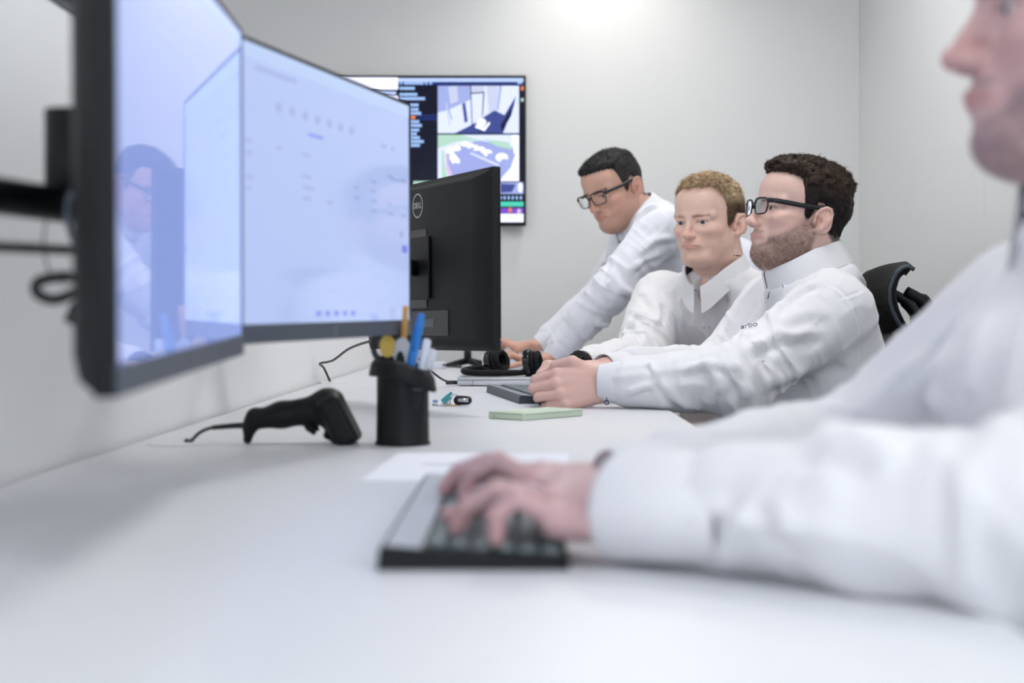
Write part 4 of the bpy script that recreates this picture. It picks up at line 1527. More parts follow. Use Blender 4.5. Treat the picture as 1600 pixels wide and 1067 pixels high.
tp([(736, 238), (780, 257), (779, 260), (734, 240)], 'feed', 3); tp([(798, 262), (811, 225), (811, 283), (780, 283)], 'white', 3); tp([(800, 211), (811, 211), (811, 240), (803, 240)], 'white', 4); te(795, 256, 5, 9, 'slate', 3)
te(816, 138, 2.4, 3.6, 'orange', 2); te(816, 156, 2.4, 3, 'green', 2); te(812, 129.5, 4, 1.8, 'text', 2)
tq(646, 283, 676, 288, 'green', 2); tq(646, 286, 780, 303, 'feed', 1); tq(780, 285, 818, 303, 'slate', 2); tp([(782, 287), (806, 288), (800, 300), (782, 301)], 'floor', 3); te(813, 293, 3.5, 8, 'white', 3)
for k in range(6): te(782 + k * 6.4, 309, 1.8, 3, 'text', 2)
tq(640, 315, 818, 322.5, 'teal', 2); tq(640, 325, 818, 333, 'purple', 2); te(797, 328, 3, 4, 'orange', 3); te(811, 330, 3, 4, 'pink', 3); tq(640, 334, 818, 347, 'white', 2)
bm_obj('screen', bm, [MTV[n] for n in names], r)
# ------------------------------------------------------------------ things on the desks
def on_desk(px, py): return P(px, py, (CAMZ - DESK) * FPX / (py - 497.0))


# pen cup with a cut, flared collar
cx, cy = -.160, 1.895
cup = empty('pen_cup', (cx, cy, DESK), 0, 'black round pen cup with a flared slanting rim', 'pen cup')
bm = bmesh.new()
prof = [(.0365, 0), (.0368, .003), (.0352, .005), (.0345, .05), (.0345, .096), (.0325, .096), (.0325, .008), (.001, .006)]
add_lathe(bm, prof, 48)
bm_obj('body', bm, MT['black_plastic'], cup, smooth=True, angle=40)
bm = bmesh.new()
slant = lambda a, r, z: (-.0095 * math.cos(a) - .003 * math.cos(2 * a + .5)) * (r / .04)
add_lathe(bm, [(.0350, .084), (.0440, .083), (.0450, .086), (.0425, .100), (.037, .108), (.0335, .109), (.0325, .104), (.0325, .086), (.0340, .084)], 56, zfun=slant)
bm_obj('collar', bm, MT['black_plastic'], cup, smooth=True, angle=50)


def stick(name, pts, r, m, label, cat, tip=None, sides=10, extra=None):
    """pens and the like standing in the cup; pts from the bottom up, offsets from the cup axis"""
    o = empty(name, (cx + pts[0][0], cy + pts[0][1], DESK + pts[0][2]), 0, label, cat)
    base = np.array(pts[0])
    bm = bmesh.new(); add_tube(bm, [np.array(p) - base for p in pts], r, sides); bm_obj('barrel', bm, MT[m], o, smooth=True, angle=45)
    if extra: extra(o, base)
    return o


def clip_on(m):
    def f(o, base):
        bm = bmesh.new(); add_tube(bm, [np.array(clipA) - base, np.array(clipB) - base], .0016, 6); bm_obj('clip', bm, MT[m], o, smooth=True)
    return f


# blue pen
top = P(659, 490, 1.875) - V(cx, cy, DESK); bot = V(-.010, -.010, .010)
clipA, clipB = bot + (top - bot) * .98 + V(.0, -.0075, 0), bot + (top - bot) * .70 + V(0, -.0075, 0)
stick('pen', [bot, bot + (top - bot) * .06, bot + (top - bot) * .6, bot + (top - bot) * .9, top], [.0015, .0062, .0072, .0065, .0045], 'blue_pen', 'bright blue pen leaning right in the black cup', 'pen', extra=clip_on('blue_pen'))
# two white pens
top = P(667, 529, 1.885) - V(cx, cy, DESK); bot = V(.010, -.018, .010)
clipA, clipB = bot + (top - bot) * .98 + V(.005, -.004, 0), bot + (top - bot) * .7 + V(.005, -.004, 0)
stick('pen', [bot, bot + (top - bot) * .08, bot + (top - bot) * .97, top], [.0015, .0055, .0055, .0035], 'white_plastic', 'white pen right of the blue pen in the cup', 'pen', extra=clip_on('white_plastic'))
top = P(676, 545, 1.91) - V(cx, cy, DESK); bot = V(.012, .004, .010)
clipA, clipB = bot + (top - bot) * .98 + V(.005, -.004, 0), bot + (top - bot) * .7 + V(.005, -.004, 0)
stick('pen', [bot, bot + (top - bot) * .08, bot + (top - bot) * .97, top], [.0015, .0045, .0045, .003], 'white_plastic', 'white slim pen at the right rim of the cup', 'pen', extra=clip_on('white_plastic'))
# orange pencil
top = P(634, 478, 1.885) - V(cx, cy, DESK); bot = V(-.008, .014, .010)
stick('pencil', [bot, bot + (top - bot) * .08, top], [.0008, .0042, .0042], 'orange', 'orange wooden pencil standing at the back of the cup', 'pencil', sides=6)
# black and yellow scissors: two finger loops
sx_, sy_ = -.0200, -.006
o = empty('scissors', (cx + sx_, cy + sy_, DESK + .01), 0, 'scissors with black and yellow handle in the pen cup', 'scissors')
bm = bmesh.new()
for s in (-1, 1): add_box(bm, (s * .0035, 0, .045), (.009, .0018, .085), bev=.0005)
bm_obj('blade', bm, MT['steel'], o)
for s, (lx, lz, m) in ((-1, (-.0035, .120, 'black_gloss')), (1, (.004, .119, 'black_gloss'))):
    bm = bmesh.new()
    loop = [(lx + s * .004 + .0105 * math.cos(a), 0.004 * s, lz + .0165 * math.sin(a)) for a in np.linspace(0, 2 * PI, 25)]
    add_tube(bm, loop, .0042, 10, caps=False)
    add_tube(bm, [(s * .003, 0, .078), (lx + s * .003, 0.003 * s, lz - .012)], .006, 10)
    bm_obj('handle', bm, MT[m], o, smooth=True)
bm = bmesh.new()
add_prism(bm, [(.0105 * math.cos(a), .0150 * math.sin(a)) for a in np.linspace(0, 2 * PI, 24, endpoint=False)], lambda u, v, d: (.001 + u, d, .121 + v), -.0085, -.0035)
bm_obj('grip_inset', bm, MT['yellow'], o, angle=40)
# grey snap-off knife
o = empty('utility_knife', (cx + .0025, cy - .014, DESK + .022), 0, 'grey snap-off knife with black slider in the pen cup', 'knife')
bm = bmesh.new()
kn = [(-.011, 0), (.010, 0), (.0125, .07), (.0135, .092), (.012, .104), (.004, .118), (-.003, .121), (-.010, .116), (-.0125, .10), (-.012, .05)]
add_prism(bm, kn, lambda u, v, d: (u, d, v), -.006, .006)
bmesh.ops.bevel(bm, geom=[e for e in bm.edges], offset=.0012, segments=2, affect='EDGES')
bm_obj('body', bm, MT['light_grey'], o, angle=35)
bm = bmesh.new(); add_prism(bm, [(.006 * math.cos(a) - .004, .0165 * math.sin(a) + .086) for a in np.linspace(0, 2 * PI, 24, endpoint=False)], lambda u, v, d: (u, d, v), -.0085, -.0055); bm_obj('slider', bm, MT['black_plastic'], o, angle=40)
bm = bmesh.new()
for k in range(6): add_box(bm, (.0105, -.0062, .072 + k * .0045), (.004, .0012, .0016))
bm_obj('grip_ribs', bm, MT['mid_grey'], o)
# black highlighter cap
top = P(655, 577, 1.865) - V(cx, cy, DESK); bot = V(.008, -.020, .012)
stick('marker', [bot, bot + (top - bot) * .96, top], [.0075, .0082, .0060], 'black_plastic', 'stubby black marker in front of the blue pen in the cup', 'marker', extra=lambda o, base: [bm_obj('cap_ring', (lambda b: (add_tube(b, [(bot + (top - bot) * .7) - base, (bot + (top - bot) * .73) - base], .0084, 14), b)[1])(bmesh.new()), MT['dark_grey'], o, smooth=True)])

# barcode scanner lying on the desk
SY = 1.905
sc_o = P(470, 694, SY); sc_o[2] = DESK
scn = empty('barcode_scanner', tuple(sc_o), 0, 'black handheld barcode scanner lying beside the pen cup', 'scanner')
q = lambda px, py, dy=0.0: P(px, py, SY) + V(0, dy, 0)
hd = np.array(Matrix.Rotation(math.radians(-27), 3, 'Y'))
sdf_obj('body', [C(q(402, 655), q(440, 648), .0135, .0165, k=.008), C(q(440, 648), q(505, 639), .0165, .0205, k=.01), C(q(392, 660), q(387, 686), .0085, .0062, k=.006),
                 C(q(398, 650), q(390, 668), .0110, .009, k=.006),
                 B(q(532, 657), (.0150, .033, .0345), hd, .008, k=.012), C(q(512, 628), q(530, 684), .018, .010, k=.015), C(q(486, 668), q(490, 675), .008, .004, k=.006), C(q(512, 680), q(536, 688), .006, .005, k=.004)], MT['black_plastic'], scn, h=.0013)
bm = bmesh.new(); add_box(bm, q(544, 655), (.004, .058, .058), rot=Matrix(hd.tolist()), bev=.002); bm_obj('scan_window', bm, MT['black_gloss'], scn, world=True)
bm = bmesh.new(); add_tube(bm, [q(484, 662), q(489, 672), q(498, 668)], [.004, .0052, .004], 10); bm_obj('trigger', bm, MT['black_gloss'], scn, smooth=True, world=True)
bm = bmesh.new()
add_box(bm, q(520, 617), (.008, .018, .003), rot=Matrix(hd.tolist()), bev=.001)
bm_obj('indicator_light', bm, MT['mid_grey'], scn, world=True)
bm = bmesh.new()
add_tube(bm, spline([q(392, 664), q(360, 666), q(332, 668), q(312, 676), q(298, 689), (q(292, 694)[0], SY, DESK + .0045), (q(289, 697)[0], SY, DESK + .0028)], 8), .0024, 10)
add_tube(bm, [q(392, 664), q(366, 665), q(332, 668)], [.0045, .0038, .0032], 12)
bm_obj('cable', bm, MT['cable'], scn, smooth=True, world=True)


# full-size keyboards
def keyboard(x, y, ang, label, wide=.442, deep=.128, plate='dark_grey', keys='key_dark', strip='mid_grey', side_m='black_plastic'):
    """local x to the typist's right, local y away from the typist (towards the monitors)"""
    r = empty('keyboard', (x, y, DESK), ang, label, 'keyboard')
    bm = bmesh.new()
    pr = [(-deep / 2, .0005), (deep / 2, .0005), (deep / 2 - .001, .014), (deep / 2 - .006, .0165), (deep / 2 - .03, .0145), (-deep / 2 + .004, .0085), (-deep / 2, .006)]
    add_prism(bm, pr, lambda u, v, d: (d, u, v), -wide / 2, wide / 2)
    bmesh.ops.bevel(bm, geom=[e for e in bm.edges if e.calc_face_angle(0) > .6], offset=.0012, segments=2, affect='EDGES')
    bm_obj('case', bm, MT[side_m], r, angle=30)
    sl = .006 / (deep - .034)
    zt = lambda v: .0085 + (v + deep / 2 - .004) * sl
    bm = bmesh.new()
    add_prism(bm, [(deep / 2 - .029, .0152), (deep / 2 - .005, .0172), (deep / 2 - .005, .0164), (deep / 2 - .029, .0142)], lambda u, v, d: (d, u, v), -wide / 2 + .003, wide / 2 - .003)
    bm_obj('top_strip', bm, MT[strip], r)
    blocks = [(0, 15), (15.3, 18.3), (18.6, 22.6)]
    kw = (wide - .016) / 22.6
    rows = 6
    kh = (deep - .036) / rows
    tilt = Matrix.Rotation(math.atan(sl), 3, 'X')
    for b0, b1 in blocks:
        for row in range(rows):
            yy = -deep / 2 + .0045 + (row + .5) * kh
            u = b0
            while u < b1 - .01:
                w = 1
                if b0 == 0:
                    if row == 0: w = 5.5 if abs(u - 3.75) < .3 else 1.25
                    if row == 1 and u == 0: w = 1.25
                    if row == 1 and u > 12.2: w = 15 - u
                    if row == 2 and u == 0: w = 1.75
                    if row in (2, 4) and u > 12.7: w = 15 - u
                    if row == 3 and u == 0: w = 1.5
                w = min(w, b1 - u)
                if not (b0 > 15 and b0 < 16 and (row == 2 or (row == 1 and not abs(u - 16.3) < .1))):
                    kb = bmesh.new()
                    add_box(kb, (0, 0, 0), (w * kw - .0026, kh - .0026, .0042), bev=.0008, seg=1)
                    for vv in kb.verts:
                        if vv.co.z > 0: vv.co.x *= .92; vv.co.y *= .9
                    me_v = [(tilt @ vv.co) + Vector((-wide / 2 + .008 + (u + w / 2) * kw, yy, zt(yy) + .0026)) for vv in kb.verts]
                    keyboard.acc.append((me_v, [[l.index for l in fc.verts] for fc in kb.faces]))
                    kb.free()
                u += w
    n_full = len(keyboard.acc)
    for i, (vs, fs) in enumerate(keyboard.acc):
        pass
    big = bmesh.new()
    for vs, fs in keyboard.acc:
        b = [big.verts.new(v) for v in vs]
        for fc in fs: big.faces.new([b[j] for j in fc])
    keyboard.acc = []
    bm_obj('keys', big, MT[keys], r)
    for s in (-1, 1):
        bm = bmesh.new(); add_box(bm, (s * (wide / 2 - .04), deep / 2 - .02, .0012), (.03, .010, .0022), bev=.0005); bm_obj('foot', bm, MT['black_soft'], r)
    return r


keyboard.acc = []
# nearest: long side along the desk, its top edge towards the monitors (-X)
keyboard(-.033, 1.166, PI / 2, 'dark keyboard with grey top strip under the foreground typing hand', strip='light_grey')
keyboard(.018, 3.015, PI / 2 + .17, 'grey keyboard beside the clasped hands, behind the green phone', strip='mid_grey', side_m='dark_grey', keys='key_dark')
keyboard(-.075, 4.02, PI / 2, 'dark keyboard behind the headset under the fingers of the leaning man', side_m='black_plastic')

# paper sheet behind the near keyboard
pc = on_desk(716, 738)
o = empty('paper_sheet', (-.055, 1.60, DESK), -.04, 'white printed paper lying flat behind the near keyboard', 'paper')
bm = bmesh.new(); add_box(bm, (0, 0, .0012), (.210, .297, .0022), bev=.0003, seg=1); bm_obj('sheet', bm, MT['paper'], o)
bm = bmesh.new()
add_prism(bm, [(-.06, .012), (-.04, .006), (-.02, .014), (.005, .004), (.03, .012), (.03, .015), (.005, .009), (-.02, .019), (-.04, .010), (-.06, .016)], lambda u, v, d: (u, v, d), .0023, .0025)
bm_obj('print', bm, MT['ink'], o)

# phone in a sage green case
a, b = on_desk(818, 657.5), on_desk(906, 650.5)
ang = math.atan2(b[1] - a[1], b[0] - a[0])
ex, ey = V(math.cos(ang), math.sin(ang), 0), V(-math.sin(ang), math.cos(ang), 0)
c = a + ex * .076 + ey * .040
o = empty('phone', (c[0], c[1], DESK), ang, 'phone in a pale green case lying in front of the clasped hands', 'phone')
bm = bmesh.new(); add_box(bm, (0, 0, .0063), (.152, .080, .0122), bev=.0024, seg=3); bm_obj('case', bm, MT['sage'], o, angle=40)
bm = bmesh.new()
for s in (-1, 1): add_box(bm, (0, s * .0402, .0100), (.146, .0006, .0008))
for s in (-1, 1): add_box(bm, (s * .0762, 0, .0100), (.0006, .074, .0008))
add_box(bm, (-.0762, .025, .0050), (.0006, .003, .002))
bm_obj('case_seam', bm, MT['sage_dark'], o)
bm = bmesh.new(); add_box(bm, (0, 0, .0126), (.140, .069, .0006), bev=.0002, seg=1); bm_obj('back_cover', bm, MT['sage'], o)

# closed laptop with the headset on it
LY = 3.50
o = empty('laptop', (-.002, LY + .115, DESK), 0, 'closed silver laptop under the black headset', 'laptop')
bm = bmesh.new(); add_box(bm, (0, 0, .0085), (.320, .225, .0125), bev=.003, seg=3); bm_obj('base', bm, MT['alu'], o, angle=40)
bm = bmesh.new(); add_box(bm, (0, 0, .0185), (.320, .225, .0062), bev=.0022, seg=3); bm_obj('lid', bm, MT['alu'], o, angle=40)
bm = bmesh.new(); add_box(bm, (-.122, -.1128, .0085), (.0012, .0008, .0115)); bm_obj('seam', bm, MT['dark_grey'], o)
for s in (-1, 1):
    bm = bmesh.new(); add_box(bm, (0, s * .09, .0012), (.26, .012, .0022), bev=.0005); bm_obj('rubber_foot', bm, MT['black_soft'], o)
cable('cable', [P(655, 560, 3.30), P(672, 578, 3.36), P(690, 592, 3.43), (P(705, 597, 3.5)[0], 3.50, DESK + .009), (-.175, 3.515, DESK + .009)], .0026, 'black charging cable plugged into the closed laptop', extra=([(-.190, 3.513, DESK + .009), (-.163, 3.518, DESK + .009)], .0052))

# headset: ear cushions and padded band lying on the laptop
LZ = DESK + .0217
hs = empty('headset', (-.06, LY + .10, LZ), 0, 'black over-ear headset lying on the closed silver laptop', 'headset')
HY = LY + .09
e1, e2 = P(772, 569, HY), P(826, 573, HY)
band = [P(797, 583, HY - .01), P(770, 586, HY - .045), P(745, 586, HY - .055), P(727, 581, HY - .02), P(727, 578, HY + .03), P(745, 575, HY + .06), P(765, 575, HY + .05)]
band[0] = P(822, 581, HY - .02); band.insert(1, P(800, 585, HY - .040))
for p in band: p[2] = max(p[2], LZ + .0095)
bm = bmesh.new(); add_tube(bm, spline(band, 6), [.0062] + [.0088] * 40 + [.006, .006], 12, flat=.9); bm_obj('headband', bm, MT['black_soft'], hs, smooth=True, world=True)
d1_, d2_ = nrm(V(.75, -.55, .25)), nrm(V(1, -.25, .12))
for e, d, r0 in ((P(772, 570, HY + .025), d1_, .031), (P(826, 572, HY - .005), d2_, .031)):
    e = e.copy(); e[2] = max(e[2], LZ + .0325)
    pc_ = sdf_obj('ear_cup', [C(e - d * .004, e + d * .002, .030, .030, k=.004), E(e, (.036, .034, .036), k=.006)], MT['black_gloss'], hs, h=.0022, clip=lambda p, e=e, d=d: np.maximum(np.abs((p - e) @ d) - .0085, LZ + .0004 - p[:, 2]))
    for k in (1, 2):
        cc_ = e + d * (.013 * k - .001)
        bm = bmesh.new()
        u_ = nrm(np.cross(d, V(0, 0, 1))); w_ = np.cross(u_, d)
        ring = [cc_ + (u_ * math.cos(t) + w_ * math.sin(t)) * .0225 for t in np.linspace(0, 2 * PI, 33)]
        add_tube(bm, ring, .0072, 10, caps=False)
        bm_obj('ear_cushion', bm, MT['black_soft'], pc_, smooth=True)
    bm = bmesh.new(); add_tube(bm, [e - d * .013 + V(0, 0, -.025), e - d * .013 + V(0, 0, .0)], .0042, 8); bm_obj('yoke', bm, MT['light_grey'], hs, smooth=True, world=True)
bm = bmesh.new(); add_tube(bm, spline([P(806, 579, HY - .035), P(816, 575, HY - .03), P(822, 572, HY - .02)], 5), .0042, 8); bm_obj('hinge_arm', bm, MT['light_grey'], hs, smooth=True, world=True)

# bunch of keys
k0 = on_desk(708, 634)
ks = empty('key_bunch', tuple(k0[:2]) + (DESK,), 0, 'bunch of keys with teal and silver fobs beside the pen cup', 'keys')
kp = lambda px, py, dy=0.0: P(px, py, k0[1] + dy)
bm = bmesh.new(); add_tube(bm, [kp(712, 629) + V(math.cos(t) * .0105, .004 * math.sin(t), .0035 + .0115 * math.sin(t)) for t in np.linspace(0, 2 * PI, 33)], .0009, 8, caps=False); bm_obj('split_ring', bm, MT['steel'], ks, smooth=True, world=True)
fo = np.array(kp(724, 627)); fo[2] = DESK + .0105
sdf_obj('remote_fob', [C(fo - V(.0095, 0, 0), fo + V(.008, 0, 0), .0095, .0085, k=.004)], MT['black_gloss'], ks, h=.0011)
bm = bmesh.new(); add_tube(bm, [fo + V(-.010, -.0015, .0005), fo + V(.010, -.0015, .0005)], .0090, 16, flat=.6); bm_obj('chrome_band', bm, MT['steel'], ks, smooth=True, world=True)
R_ = Matrix.Rotation(math.radians(-42), 3, 'Y')
bm = bmesh.new(); add_box(bm, kp(697, 624) + V(0, 0, .001), (.018, .012, .011), rot=R_, bev=.002); add_box(bm, kp(702, 617, .004), (.014, .009, .006), rot=R_, bev=.001); bm_obj('teal_cap', bm, MT['teal'], ks, world=True)
bm = bmesh.new(); add_box(bm, kp(699, 630, -.004) + V(0, 0, .001), (.024, .007, .0022), rot=R_, bev=.0004); add_tube(bm, [kp(676, 632), kp(690, 634, -.006)], .0018, 8); bm_obj('key_blade', bm, MT['steel'], ks, world=True)
bm = bmesh.new(); add_box(bm, V(kp(680, 626)[0], k0[1] + .006, DESK + .0085), (.010, .008, .006), bev=.002); bm_obj('pale_blue_cap', bm, MT['pale_blue'], ks, world=True)
bm = bmesh.new(); add_box(bm, V(kp(703, 635)[0], k0[1] - .008, DESK + .0016), (.026, .009, .0022), rot=Matrix.Rotation(.2, 3, 'Z'), bev=.0005); bm_obj('brass_key', bm, MT['brass'], ks, world=True)
bm = bmesh.new(); add_box(bm, V(kp(697, 633)[0], k0[1] - .004, DESK + .004), (.017, .008, .002), rot=Matrix.Rotation(-.3, 3, 'Z'), bev=.0005); bm_obj('blue_tag', bm, MT['pale_blue'], ks, world=True)

# mouse under the far hand of the man in front
mo = P(884, 604, 2.735); mo[2] = DESK
o = empty('mouse', tuple(mo), 0, 'black computer mouse held under the clasped hands', 'mouse')
sdf_obj('shell', [E(mo + V(.0, .0, .010), (.056, .029, .024), k=.01)], MT['black_plastic'], o, h=.002, clip=lambda p: DESK + .001 - p[:, 2])
bm = bmesh.new(); add_tube(bm, [mo + V(-.030, -.003, .0265), mo + V(-.030, .004, .0265)], .0065, 14); bm_obj('scroll_wheel', bm, MT['dark_grey'], o, smooth=True, world=True)

# white document box under the far hand of the leaning man, small things beyond the logo monitor
o = empty('document_box', (-.005, 4.66, DESK), 0, 'flat white box under the far hand of the leaning man', 'box')
bm = bmesh.new(); add_box(bm, (0, 0, .020), (.25, .19, .0395), bev=.002); bm_obj('box_body', bm, MT['white_plastic'], o)
bm = bmesh.new(); add_box(bm, (0, 0, .0415), (.254, .194, .008), bev=.0015); bm_obj('lid', bm, MT['paper'], o)
ms = on_desk(738, 571)
o = empty('monitor_stand', (-.19, 4.90, DESK), .3, 'low black splayed stand foot on the desk beneath the logo monitor', 'stand')
bm = bmesh.new()
for a in (.35, 1.6, 3.5, 4.9): add_tube(bm, [(0, 0, .022), (.05 * math.cos(a), .05 * math.sin(a), .014), (.10 * math.cos(a), .10 * math.sin(a), .0055)], [.012, .009, .0055], 10)
add_tube(bm, [(0, 0, .010), (0, 0, .060)], .013, 14)
bm_obj('foot', bm, MT['black_plastic'], o, smooth=True)
o = empty('docking_station', (-.30, 4.72, DESK), .2, 'small white connector block with cables beneath the logo monitor', 'docking station')
bm = bmesh.new(); add_box(bm, (0, 0, .012), (.085, .05, .023), bev=.003); bm_obj('block', bm, MT['white_plastic'], o)
bm = bmesh.new(); add_tube(bm, spline([(.03, -.02, .014), (.05, -.05, .012), (.09, -.04, .006), (.06, .04, .006), (-.02, .06, .006)], 6), .003, 8); bm_obj('cable', bm, MT['cable'], o, smooth=True)


# ------------------------------------------------------------------ office chair
def office_chair(x, y, ang, label):
    """local -x is the way the sitter faces"""
    r = empty('office_chair', (x, y, 0), ang, label, 'chair')
    for k in range(5):
        a = k * 2 * PI / 5 + .3
        bm = bmesh.new(); add_tube(bm, [(0.02 * math.cos(a), .02 * math.sin(a), .11), (.29 * math.cos(a), .29 * math.sin(a), .075)], [.028, .018], 12, flat=.7)
        lg = bm_obj('leg', bm, MT['black_plastic'], r, smooth=True)
        bm = bmesh.new(); c_ = V(.29 * math.cos(a), .29 * math.sin(a), .030); t_ = V(-math.sin(a), math.cos(a), 0)
        for s in (-1, 1): add_tube(bm, [c_ + t_ * s * .008, c_ + t_ * s * .024], .0295, 18)
        add_tube(bm, [c_ + V(0, 0, .0), c_ + V(0, 0, .05)], .008, 8)
        bm_obj('caster', bm, MT['black_soft'], lg, smooth=True, angle=40)
    bm = bmesh.new(); add_tube(bm, [(0, 0, .09), (0, 0, .30)], .028, 16); add_tube(bm, [(0, 0, .29), (0, 0, .40)], .018, 16); add_box(bm, (.02, 0, .41), (.22, .16, .05), bev=.01); bm_obj('gas_lift', bm, MT['black_plastic'], r, smooth=True, angle=35)
    sdf_obj('seat', [B((-.02, 0, .455), (.24, .245, .028), None, .028, k=.02), C((-.23, -.2, .452), (-.23, .2, .452), .03, k=.04)], MT['black_soft'], r, h=.008, world=False)
    # curved back: frame with net
    def back(u, v):          # u across -1..1, v up 0..1
        return V(.255 + .145 * v - .055 * abs(u) ** 2 * (.5 + .5 * v) + .03 * math.sin(v * 3.0), u * (.225 - .02 * v), .50 + .365 * v - .04 * abs(u) ** 2.5 * v)
    bm = bmesh.new(); N, M = 16, 12
    g = [[[bm.verts.new(tuple(back(-1 + 2 * i / N, j / M) + V(d, 0, 0))) for j in range(M + 1)] for i in range(N + 1)] for d in (0, .022)]
    for i in range(N):
        for j in range(M):
            for d in (0, 1): bm.faces.new((g[d][i][j], g[d][i + 1][j], g[d][i + 1][j + 1], g[d][i][j + 1]))
    for i in range(N):
        for j in (0, M): bm.faces.new((g[0][i][j], g[0][i + 1][j], g[1][i + 1][j], g[1][i][j]))
    for j in range(M):
        for i in (0, N): bm.faces.new((g[0][i][j], g[0][i][j + 1], g[1][i][j + 1], g[1][i][j]))
    bm_obj('backrest', bm, MT['mesh_fabric'], r, smooth=True, angle=60)
    bm = bmesh.new()
    rim = [back(-1, v) for v in np.linspace(0, 1, 8)] + [back(u, 1) for u in np.linspace(-.9, .9, 12)] + [back(1, v) for v in np.linspace(1, 0, 8)]
    add_tube(bm, [p + V(.011, 0, 0) for p in rim], .0165, 10, flat=.8)
    bm_obj('back_frame', bm, MT['black_plastic'], r, smooth=True)
    bm = bmesh.new(); add_tube(bm, spline([(.06, 0, .40), (.25, 0, .41), (.355, 0, .50), (.395, 0, .66), (.440, 0, .80), (.462, 0, .875)], 6), [.03] * 10 + [.026] * 25, 12, flat=1.1); bm_obj('spine', bm, MT['black_plastic'], r, smooth=True)
    for s in (-1, 1):
        bm = bmesh.new(); add_tube(bm, spline([(.02, s * .20, .42), (.03, s * .285, .45), (.02, s * .29, .60)], 6), .018, 10); am = bm_obj('armrest', bm, MT['black_plastic'], r, smooth=True)
        bm = bmesh.new(); add_box(bm, (.0, s * .285, .615), (.24, .085, .03), bev=.012, seg=3); bm_obj('arm_pad', bm, MT['black_soft'], am, angle=40)
    # winged, rolled head rest
    prof = [(.036, .000), (.020, .022), (.008, .048), (.001, .075), (.000, .100), (.005, .122), (.013, .140), (.024, .152), (.036, .156), (.046, .150)]
    def head(u, v):
        k = v * (len(prof) - 1); i = min(int(k), len(prof) - 2); t = k - i
        px_, pz_ = prof[i][0] * (1 - t) + prof[i + 1][0] * t, prof[i][1] * (1 - t) + prof[i + 1][1] * t
        w = .118 + .022 * math.sin(min(1, v * 1.25) * PI * .5)
        return V(.392 + px_ - .024 * abs(u) ** 2.2, u * w, .868 + pz_ * (1 - .10 * abs(u) ** 3) + .012 * abs(u) ** 2 * (1 - v))
    bm = bmesh.new(); N, M = 18, 20
    g = []
    for d in (0, 1):
        gg = []
        for i in range(N + 1):
            row = []
            for j in range(M + 1):
                u, v = -1 + 2 * i / N, j / M
                p = head(u, v)
                if d:
                    tv = head(u, min(1, v + .02)) - head(u, max(0, v - .02)); tu = head(min(1, u + .05), v) - head(max(-1, u - .05), v)
                    p = p + nrm(np.cross(tu, tv)) * .016
                row.append(bm.verts.new(tuple(p)))
            gg.append(row)
        g.append(gg)
    for i in range(N):
        for j in range(M):
            for d in (0, 1): bm.faces.new((g[d][i][j], g[d][i + 1][j], g[d][i + 1][j + 1], g[d][i][j + 1]))
    for i in range(N):
        for j in (0, M): bm.faces.new((g[0][i][j], g[0][i + 1][j], g[1][i + 1][j], g[1][i][j]))
    for j in range(M):
        for i in (0, N): bm.faces.new((g[0][i][j], g[0][i][j + 1], g[1][i][j + 1], g[1][i][j]))
    hr = bm_obj('headrest', bm, MT['mesh_fabric'], r, smooth=True, angle=60)
    for s in (-1, 1):
        bm = bmesh.new(); add_tube(bm, [head(s, v) + V(.006, 0, 0) for v in np.linspace(0, 1, 22)], .0045, 8)
        bm_obj('edge_trim', bm, MT['dark_grey'], hr, smooth=True)
    bm = bmesh.new()
    for s in (-1, 1): add_tube(bm, spline([(.462, s * .03, .872), (.480, s * .045, .905), (.462, s * .06, .940), (.425, s * .062, .962)], 6), [.017] * 8 + [.015] * 6 + [.011] * 5, 10, flat=1.0)
    add_tube(bm, [(.462, -.04, .872), (.462, .04, .872)], .022, 12)
    bm_obj('headrest_bracket', bm, MT['black_plastic'], hr, smooth=True)
    return r


ch1 = office_chair(.346, 2.925, .0, 'black office chair with a winged headrest behind the curly-haired man')
ch2 = copy_tree(ch1)
ch2.location = (.62, 3.80, 0); ch2.rotation_euler = (0, 0, .66)
ch2['label'] = 'black office chair of the fair-haired man, mostly hidden behind his body'
# ------------------------------------------------------------------ the four men
def tips4(a, b, c, d): return [np.asarray(x, float) for x in (a, b, c, d)]


def lr(R, o, p): return o + R @ np.asarray(p, float)


SK2 = skin_lin(226, 191, 175); SK3 = skin_lin(217, 183, 171); SK1 = skin_lin(206, 165, 146); SK4 = skin_lin(198, 165, 163)

